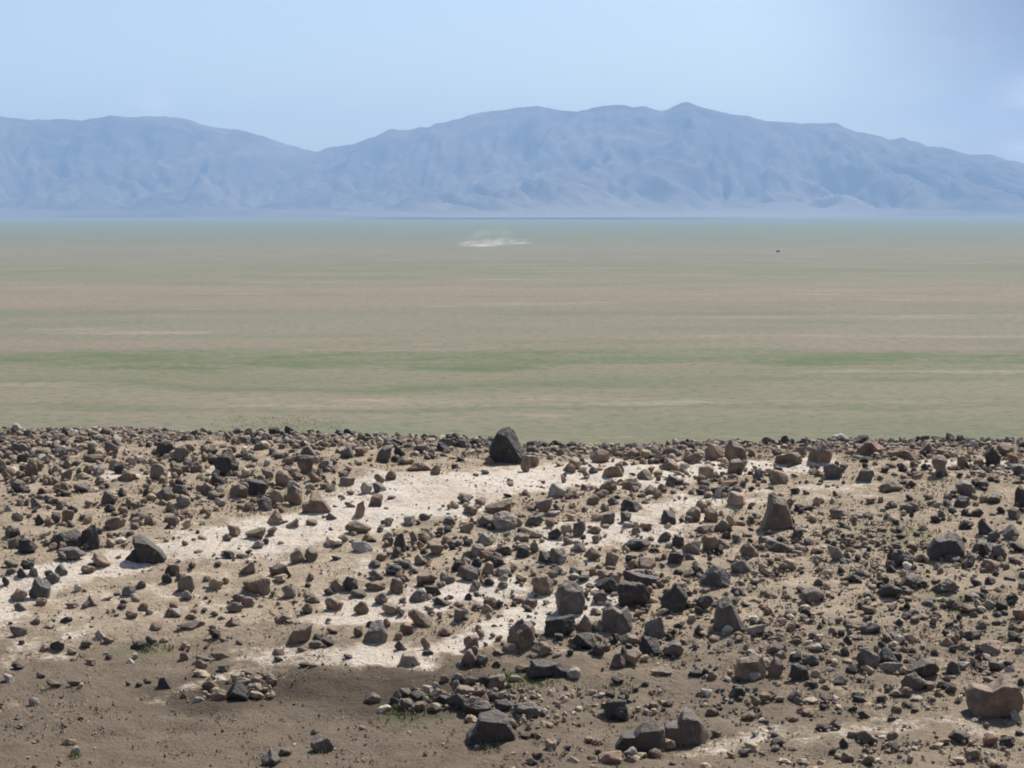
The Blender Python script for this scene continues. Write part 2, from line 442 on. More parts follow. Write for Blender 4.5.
fanx = n.math('MULTIPLY', n.maprange(sz.outputs[0], -2600, 300, 0, 1, True), n.maprange(sz.outputs[0], 2500, 5200, 1, 0, True))
c = n.mix(n.math('MULTIPLY', n.maprange(sz.outputs[2], 30, 260, 0.75, 0), fanx), c, (0.22, 0.20, 0.165))
n.link(c, n.bsdf.inputs["Base Color"])
mountains = link_mesh("mountains", np.stack([MX.ravel(), MY.ravel(), z.ravel()], 1), grid_faces(len(mx), len(my)), [m_mtn], True)
mountains["kind"] = "structure"

# ------------------------------------------------------------------ haze
def box_mesh(name, lo, hi, mats):
    x0, y0, z0 = lo; x1, y1, z1 = hi
    v = [(x0, y0, z0), (x1, y0, z0), (x1, y1, z0), (x0, y1, z0), (x0, y0, z1), (x1, y0, z1), (x1, y1, z1), (x0, y1, z1)]
    f = [(0, 3, 2, 1), (4, 5, 6, 7), (0, 1, 5, 4), (1, 2, 6, 5), (2, 3, 7, 6), (3, 0, 4, 7)]
    return link_mesh(name, v, f, mats)
def volume_material(name, color, density, aniso=0.0):
    m = bpy.data.materials.new(name); m.use_nodes = True
    t = m.node_tree
    t.nodes.remove(t.nodes["Principled BSDF"])
    v = t.nodes.new("ShaderNodeVolumePrincipled")
    v.inputs["Color"].default_value = (*color, 1)
    v.inputs["Density"].default_value = density
    v.inputs["Density Attribute"].default_value = ""
    v.inputs["Anisotropy"].default_value = aniso
    t.links.new(v.outputs[0], t.nodes["Material Output"].inputs["Volume"])
    return m, v, t
m_haze, _, _ = volume_material("haze_air", HAZE_COLOR, HAZE_DENSITY, 0.0)
haze = box_mesh("haze", (-31000, -2600, -3), (31000, 28800, 1480), [m_haze])
haze["kind"] = "stuff"
haze["label"] = "pale blue haze of the air over the plain and mountains"

# ------------------------------------------------------------------ rock material and rock shapes
m_rock, n = material("basalt", 0.62, 0.42)
oi = n.new("ShaderNodeObjectInfo")
tc = n.new("ShaderNodeTexCoord").outputs["Object"]
off = n.new("ShaderNodeVectorMath", operation='ADD'); n.link(tc, off.inputs[0]); n.link(oi.outputs["Random"], off.inputs[1])
sc_ = n.new("ShaderNodeVectorMath", operation='MULTIPLY_ADD'); n.link(oi.outputs["Random"], sc_.inputs[0]); sc_.inputs[1].default_value = (37, 19, 53); n.link(tc, sc_.inputs[2])
v = sc_.outputs[0]
blot = n.noise(v, 4.0, 7, 0.62); pit = n.noise(v, 22, 5, 0.7); spots = n.noise(v, 11, 4, 0.6)
base = oi.outputs["Color"]
c = n.mix(1.0, base, n.mix(n.maprange(blot, 0.3, 0.7), (0.45, 0.42, 0.40), (1.65, 1.58, 1.48)), 'MULTIPLY')
c = n.mix(n.maprange(spots, 0.56, 0.70, 0, 0.85), c, n.mix(1.0, n.mix(0.22, base, (0.30, 0.24, 0.18)), (1.5, 1.42, 1.32), 'MULTIPLY'))
c = n.mix(n.maprange(pit, 0.56, 0.70, 0, 0.5), c, (0.035, 0.030, 0.029))
n.link(c, n.bsdf.inputs["Base Color"])
n.link(n.maprange(blot, 0.3, 0.7, 0.5, 0.78), n.bsdf.inputs["Roughness"])
n.bump(n.math('ADD', n.math('MULTIPLY', pit, 0.6), n.math('MULTIPLY', blot, 0.8)), 0.75, 0.06)

def icosphere(sub):
    import bmesh
    bm = bmesh.new(); bmesh.ops.create_icosphere(bm, subdivisions=sub, radius=1.0)
    v = np.array([q.co[:] for q in bm.verts]); f = np.array([[q.index for q in p.verts] for p in bm.faces])
    bm.free(); return v, f
ICO = {k: icosphere(k) for k in (1, 2, 3, 4, 5)}

def outline_radius(poly, ang):
    """distance from (0, 0.45) to the polygon's edge along each angle"""
    P = np.array(poly, float) - (0, 0.45); out = np.zeros_like(ang)
    dx, dz = np.cos(ang), np.sin(ang)
    for a, b in zip(P, np.roll(P, -1, 0)):
        e = b - a; den = dx * e[1] - dz * e[0]
        with np.errstate(divide='ignore', invalid='ignore'):
            r = (a[0] * e[1] - a[1] * e[0]) / den
            s = (a[0] * dz - a[1] * dx) / den
        ok = (r > 0) & (s >= -1e-6) & (s <= 1 + 1e-6)
        out = np.where(ok, np.maximum(out, r), out)
    return np.where(out < 0.05, 0.3, out)

def cut_planes(rs, n, front=False):
    """random face directions, spread out so no two are close"""
    out = []
    for _ in range(400):
        w = rs.normal(size=3)
        if front: w[1] = -abs(w[1]) * 1.3 - 0.6 if rs.rand() < 0.8 else abs(w[1]) + .6
        w /= np.linalg.norm(w)
        if all(w @ o < 0.72 for o in out): out.append(w)
        if len(out) == n: break
    return out

def rock_shape(seed, shape='b', sub=4, outline=None):
    """vertices of a broken boulder in a box x -.5...5, y -.5...5, z 0..1"""
    rs = np.random.RandomState(seed)
    u, f = ICO[sub]
    o = rs.uniform(-50, 50, 3)
    if outline is not None:
        s = np.hypot(u[:, 0], u[:, 2]) + 1e-9
        R = outline_radius(outline, np.arctan2(u[:, 2], u[:, 0])) * s ** 0.55
        v = np.stack([u[:, 0] / s * R, u[:, 1] * 0.62, u[:, 2] / s * R], 1)
        faces = [(w, rs.uniform(0.66, 0.92)) for w in cut_planes(rs, 9, True)]
        sg = 1 if rs.rand() < 0.5 else -1      # a steep dark front and a flatter top that catches the sun
        faces = faces[:5] + [(np.array((.18 * sg, -.98, -.06)), .58), (np.array((.22 * sg, -.42, .88)), .80)]
        if outline is O_CREST:      # one broad dark face to the front left, one lit face to the right
            faces = [(np.array(w) / np.linalg.norm(w), d) for w, d in (((-.35, -.9, .12), .62), ((.62, -.36, .60), .72), ((-.1, -.4, .9), .86), ((.2, .8, .5), .7), ((-.8, .5, .2), .8))]
        for w, d in faces:
            h = v @ w; d = h.max() * d
            v = v - np.maximum(0, h - d)[:, None] * w
        v[:, 2] += 0.45
    else:
        n_ = {'r': 15, 'b': 9, 'f': 9, 'u': 9, 't': 9, 'l': 8, 'm': 8}[shape]
        r = np.full(len(u), 1.25 if shape == 'r' else 1.7)
        for w in cut_planes(rs, n_):
            c_ = u @ w
            d = rs.uniform(0.72, 1.05) if shape == 'r' else rs.uniform(0.55, 1.05)
            with np.errstate(divide='ignore', invalid='ignore'):
                r = np.where(c_ > 1e-3, np.minimum(r, d / c_), r)
        v = u * r[:, None]
    # worn edges, hollows and chips
    disp = 0.075 * fbm(v[:, 0] * 1.6 + o[0], v[:, 1] * 1.6 + o[1], v[:, 2] * 1.6 + o[2], 3, seed, 0.5)
    if sub >= 3:
        rid = np.abs(fbm(v[:, 0] * 3.4 + o[1], v[:, 1] * 3.4 + o[2], v[:, 2] * 3.4 + o[0], 3, seed + 5, 0.6))
        disp = disp - 0.075 * np.clip(0.30 - rid, 0, 1) / 0.30 + 0.02
    if sub >= 4:
        disp = disp + 0.022 * fbm(v[:, 0] * 9 + o[1], v[:, 1] * 9, v[:, 2] * 9 + o[0], 2, seed + 9, 0.6)
    if outline is not None:
        v = np.array([0, 0, .45]) + (v - np.array([0, 0, .45])) * (1 + 0.75 * disp)[:, None]
        v[:, 2] = (v[:, 2] - v[:, 2].min()) / (v[:, 2].max() - v[:, 2].min())
        v[:, 0] -= (v[:, 0].max() + v[:, 0].min()) / 2; v[:, 0] /= v[:, 0].max() - v[:, 0].min()
        v[:, 1] -= (v[:, 1].max() + v[:, 1].min()) / 2; v[:, 1] /= v[:, 1].max() - v[:, 1].min()
        return v, f
    v = v * (1 + disp[:, None])
    lo, hi = v.min(0), v.max(0)
    v = (v - lo) / (hi - lo); v[:, :2] -= 0.5
    zz = v[:, 2]
    k, sh = {'r': (0.05, 0), 'b': (0.08, 0), 'f': (0.10, 0), 'u': (0.2, 0), 't': (rs.uniform(.25, .45), rs.uniform(-.2, .2)), 'l': (rs.uniform(.35, .5), -0.24), 'm': (rs.uniform(.35, .5), 0.24)}[shape]
    v[:, 0] = v[:, 0] * (1 - k * zz) + sh * zz
    v[:, 1] = v[:, 1] * (1 - k * 0.7 * zz)
    v[:, 0] = (v[:, 0] - (v[:, 0].max() + v[:, 0].min()) / 2); v[:, 0] /= (v[:, 0].max() - v[:, 0].min())
    return v, f

TONE = {'k': (0.054, 0.046, 0.040), 'g': (0.120, 0.104, 0.089), 'n': (0.188, 0.138, 0.098), 'r': (0.205, 0.130, 0.086), 't': (0.330, 0.258, 0.180), 'p': (0.285, 0.252, 0.214), 'w': (0.50, 0.44, 0.35)}
TONE_WORD = {'k': 'blackish', 'g': 'dark grey', 'n': 'brown', 'r': 'reddish brown', 't': 'tan', 'p': 'pale grey', 'w': 'whitish'}
SHAPE_WORD = {'b': 'blocky', 'r': 'rounded', 'f': 'flat', 'u': 'upright', 't': 'peaked', 'l': 'wedge-shaped', 'm': 'wedge-shaped'}

def place_rock(name, px, base, w, h, tone, shape, seed, outline=None, depth=None, sub=None):
    """a rock whose foot stands at the ground point seen at (px, base), w by h photograph pixels large"""
    rs = np.random.RandomState(seed + 77)
    x, y = on_ground(px, min(base, 764))
    if base > 764: y -= (base - 764) * 0.045
    s = y / F
    wd = w * s; ht = h * s * 0.90
    dp = wd * (depth if depth else rs.uniform(0.65, 0.95))
    if shape in ('f',): dp = wd * rs.uniform(0.5, 0.8)
    yc = y + dp * 0.42; xc = x * yc / y
    if sub is None: sub = 5 if w * h > 420 else 4
    v, f = rock_shape(seed, shape, sub, outline)
    sink = 0.24 * ht
    v = v * (wd, dp, ht + sink * 1.5)
    ob = link_mesh(name, v, f, [m_rock], True)
    zf = float(min(ground_z(xc, yc), ground_z(xc, yc - dp * .4) + 0.03))
    ob.location = (xc, yc, zf - sink * 1.4)
    tint = np.array(TONE[tone]) * rs.uniform(0.82, 1.2) * (1 + 0.035 * rs.normal(size=3) * (1, .5, 1))
    ob.color = (*np.clip(tint, 0.01, 1), 1.0)
    if h < 0.8 * w and outline is None:
        ob.rotation_euler = (rs.uniform(-.07, .07), rs.uniform(-.07, .07), 0)
    return ob

# landmark boulders: centre px, base py, w, h, tone, shape, outline or None, label, short name used by its neighbours' labels
O_CREST = [(-.5, 0), (-.5, .45), (-.43, .65), (-.27, .9), (-.1, .985), (.05, 1), (.1, .97), (.2, .85), (.32, .63), (.44, .42), (.52, .28), (.5, 0)]
O_FIN = [(-.52, 0), (-.5, .25), (-.46, .62), (-.36, .86), (-.12, 1), (-.04, .96), (.14, .66), (.38, .32), (.5, .14), (.5, 0)]
O_PYR = [(-.5, 0), (-.48, .06), (-.3, .36), (-.2, .62), (-.16, .98), (-.02, 1), (.08, .88), (.28, .86), (.42, .55), (.5, .18), (.48, 0)]
O_MUSH = [(-.3, 0), (-.36, .2), (-.2, .42), (-.5, .62), (-.48, .8), (-.1, 1), (.2, .96), (.34, .78), (.2, .5), (.45, .2), (.42, 0)]
O_SLABL = [(-.42, .0), (-.3, .2), (-.5, .78), (-.48, .96), (-.26, 1), (-.08, .86), (.28, .58), (.5, .28), (.46, .02), (.2, 0)]
O_TALL = [(-.4, 0), (-.5, .45), (-.44, .8), (-.18, 1), (.1, .86), (.42, .62), (.5, .36), (.4, 0)]
O_LOBE = [(-.45, 0), (-.5, .5), (-.44, .9), (-.26, 1), (-.08, .82), (.12, .72), (.32, .84), (.46, .62), (.5, .3), (.3, .0)]
O_BIG = [(-.36, 0), (-.46, .3), (-.5, .62), (-.4, .78), (-.1, .74), (.08, .84), (.2, 1), (.36, .92), (.5, .5), (.5, .34), (.25, .1), (.1, 0)]
O_SLABR = [(-.5, .04), (-.42, .42), (-.26, .7), (.1, .92), (.5, 1), (.44, .5), (.3, .1), (.1, 0), (-.3, 0)]
O_WEDGER = [(-.5, 0), (-.44, .3), (-.46, .58), (-.2, .66), (-.1, .98), (.08, 1), (.3, .66), (.5, .28), (.46, 0)]
O_TENT = [(-.5, 0), (-.5, .36), (-.3, .62), (-.24, .9), (.12, 1), (.3, .86), (.5, .4), (.5, .1), (.2, 0)]
O_TWIN = [(-.48, 0), (-.5, .35), (-.38, .6), (-.14, .62), (.06, .92), (.3, 1), (.46, .78), (.5, .35), (.4, 0)]
O_LOAF = [(-.48, 0), (-.5, .5), (-.34, .82), (-.05, .86), (.12, 1), (.4, .95), (.5, .6), (.46, .2), (.4, 0)]
O_PEAKM = [(-.5, 0), (-.34, .34), (-.05, .5), (.1, .92), (.3, 1), (.4, .62), (.5, .1), (.5, 0)]
O_EGG = [(-.36, 0), (-.46, .35), (-.5, .7), (-.36, .94), (.1, 1), (.4, .9), (.5, .5), (.4, .12), (.3, 0)]
O_FLATTOP = [(-.5, 0), (-.4, .5), (-.28, .95), (.2, 1), (.3, .7), (.5, .1), (.5, 0)]
LM = [
    (508, 463, 39, 37, 'k', 'b', O_CREST, "tall black pointed boulder standing alone on the ridge crest above the palest sand", "pointed black crest boulder"),
    (735.5, 463, 23, 26, 'n', 'u', O_TALL, "tall brown boulder with a slanted top standing at the crest among brown rocks", "tall slant-topped crest boulder"),
    (820, 464, 25, 23, 'n', 'r', None, "round dark brown boulder on the crest beside pale sand", "round brown crest boulder"),
    (867, 457, 36, 19, 'r', 'm', None, "reddish brown boulder with a sloping dark top on the crest", "reddish crest boulder"),
    (940, 476, 17, 22, 'n', 'u', O_MUSH, "mushroom-shaped brown rock with a narrow waist on pale sand behind the gravel", "mushroom-shaped rock"),
    (992, 467, 16, 22, 'k', 'b', None, "black blocky rock standing in a brown cluster at the right end of the crest", "black crest block"),
    (774.5, 530, 38, 39, 'n', 't', O_PYR, "big dark brown pyramid-shaped boulder on the sandy slope below the crest", "brown pyramid boulder"),
    (946, 561, 38, 28, 'k', 'r', O_LOAF, "big black loaf-shaped boulder rising from greenish gravel", "black loaf-shaped boulder"),
    (150, 563, 34, 27, 'k', 'l', O_SLABL, "smooth blackish slab leaning up to the left on bare pale sand", "leaning black slab"),
    (90.5, 549, 19, 25, 'k', 'u', None, "upright black boulder at the edge of the left sand strip, behind a dark cluster", "upright black boulder"),
    (226, 476, 26, 24, 'k', 'r', None, "round black boulder among brown rocks near the left part of the crest", "round black boulder"),
    (317, 514, 31, 21, 'n', 'm', O_WEDGER, "brown wedge-shaped boulder casting a dark shadow on the pale sand strip", "brown shadowed wedge"),
    (359, 535, 28, 14, 'n', 'b', None, "long brown block lying on the sand in front of the brown shadowed wedge", "long brown block"),
    (505, 530, 26, 19, 'p', 'r', None, "grey rounded boulder leaning against a brown one below the palest sand", "grey sand-edge boulder"),
    (606, 494, 22, 17, 'n', 'm', None, "brown boulder with a steep dark face alone on pale sand right of centre", "steep-faced brown boulder"),
    (570, 615, 31, 34, 'g', 'r', O_EGG, "upright grey egg-shaped boulder between two bright patches of sand", "upright grey boulder"),
    (617, 633, 32, 32, 'g', 'b', O_LOBE, "dark grey boulder with a rounded knob on its left top, in the central cluster", "knobbed grey boulder"),
    (633, 609, 35, 26, 'k', 'r', None, "large round black boulder in the middle of the central cluster", "round black cluster boulder"),
    (674, 613, 30, 31, 'k', 'l', None, "large black ridged boulder sloping down to the right end of the central cluster", "sloping black boulder"),
    (730, 632, 36, 36, 'g', 'l', O_FIN, "shark-fin-shaped dark boulder standing alone on brown gravel", "fin-shaped boulder"),
    (715.5, 588, 33, 23, 'g', 'b', None, "broad grey boulder on gravel behind the fin-shaped boulder", "broad grey boulder"),
    (258, 594, 29, 16, 'n', 'b', None, "broad brownish block half sunk in tan slope with a dark hollow front", "half-sunk brown block"),
    (300, 643, 26, 19, 'n', 'm', O_SLABR, "smooth brown slab with a slanted top leaning to the right on light dirt", "slanted brown slab"),
    (376, 643, 25, 22, 'g', 'r', O_TENT, "stout dark rounded boulder at the lower edge of the bright sand band", "stout sand-edge boulder"),
    (236.5, 703, 26, 21, 'k', 'b', None, "dark block at the front of the stone heap beside the dark dirt", "stone heap's front block"),
    (323, 753, 25, 16, 'g', 'b', None, "dark rock with a grey lower face lying on bare brown dirt", "lone dirt rock"),
    (491, 744, 52, 33, 'k', 'b', O_TENT, "big boulder with a flat grey top and black front before the stone row", "grey-topped black boulder"),
    (640, 753, 52, 34, 'k', 'r', O_TWIN, "big two-humped black boulder lying on bare dirt, touching a grey boulder", "two-humped black boulder"),
    (686, 745, 48, 34, 'g', 'r', O_WEDGER, "big smooth grey boulder on pale dirt, right neighbour of the two-humped one", "smooth grey boulder"),
    (750, 680, 32, 26, 'n', 'r', O_LOAF, "big dark rust-brown boulder with a pale pebble at its foot", "rust-brown boulder"),
    (993, 718, 57, 42, 'n', 'b', O_BIG, "largest grey-brown boulder, overhanging on its left, on pale dirt", "overhanging grey boulder"),
    (476, 717, 33, 17, 'k', 'r', None, "low black boulder at the front of the stone row behind the grey-topped one", "low black stone-row boulder"),
    (522, 650, 28, 31, 'n', 'r', None, "brown boulder with a pointed hump, left of the black slab below the cluster", "humped brown boulder"),
    (410, 666, 24, 14, 'p', 'm', O_FLATTOP, "pale grey flat-topped stone shaped like a tooth on brown dirt", "pale tooth-shaped stone"),
    (76, 755, 10, 9, 'p', 'b', None, "small pale grey stone alone on bare dirt, green tuft at its foot", "lone pale stone"),
    (891, 601, 24, 17, 'k', 'm', None, "black rock with a sharp right edge in gravel below the greenish patch", "sharp-edged black rock"),
    (889, 665, 20, 18, 'k', 'l', None, "smooth black boulder with a rounded top at the right end of a grey cluster", "smooth black boulder"),
    (922, 679, 36, 17, 'k', 'b', None, "wide black block with a pale slab leaning on its front", "wide black block"),
    (811.5, 604, 26, 16, 'g', 'r', None, "low grey boulder alone in fine gravel right of the fin-shaped boulder", "low grey gravel boulder"),
    (40, 599, 21, 23, 'g', 'u', None, "upright grey rock at the end of the left sand strip, shadow at its foot", "upright grey strip rock"),
    (186.5, 593, 18, 19, 'n', 'r', None, "rounded brown rock with a pale stone at its foot on tan slope", "rounded tan-slope rock"),
    (165.5, 457, 19, 15, 'k', 'b', None, "black blocky rock near the left end of the crest", "black left-crest rock"),
    (560, 637, 34, 22, 'k', 'b', None, "black slab-like boulder with a flat top below the upright grey boulder", "black flat-topped slab"),
    (541, 681, 36, 18, 'k', 'b', None, "wide black boulder under a smaller grey one, grass in front", "wide black grassy boulder"),
    (527, 719, 29, 15, 'g', 'r', None, "low dark grey boulder at the edge of a patch of small pale stones", "low grey pebble-edge boulder"),
    (615, 721, 29, 20, 'k', 'b', None, "black-fronted rock with a pale right side on bare dirt", "pale-sided black rock"),
    (650, 656, 23, 19, 'k', 'b', None, "black rock with a flat top edge in front of a peaked grey rock", "flat-edged black rock"),
    (470.5, 667, 18, 18, 'n', 'r', None, "dark brown peaked rock on dirt above the stone row", "peaked dirt-edge rock"),
    (799, 681, 22, 18, 'k', 'b', None, "dark rock with a bluish front beside the rust-brown boulder", "bluish dark rock"),
    (964.5, 498, 23, 17, 'g', 'b', None, "grey-topped rock sitting behind a black one on the right gravel slope", "grey-topped slope rock"),
    (557, 499, 19, 17, 'p', 't', None, "pale pointed rock with a dark right side on the whitest sand", "pale pointed sand rock"),
    (637, 551, 29, 11, 'k', 'r', None, "flat black dome-shaped rock on the sand behind the central cluster", "flat black dome"),
]
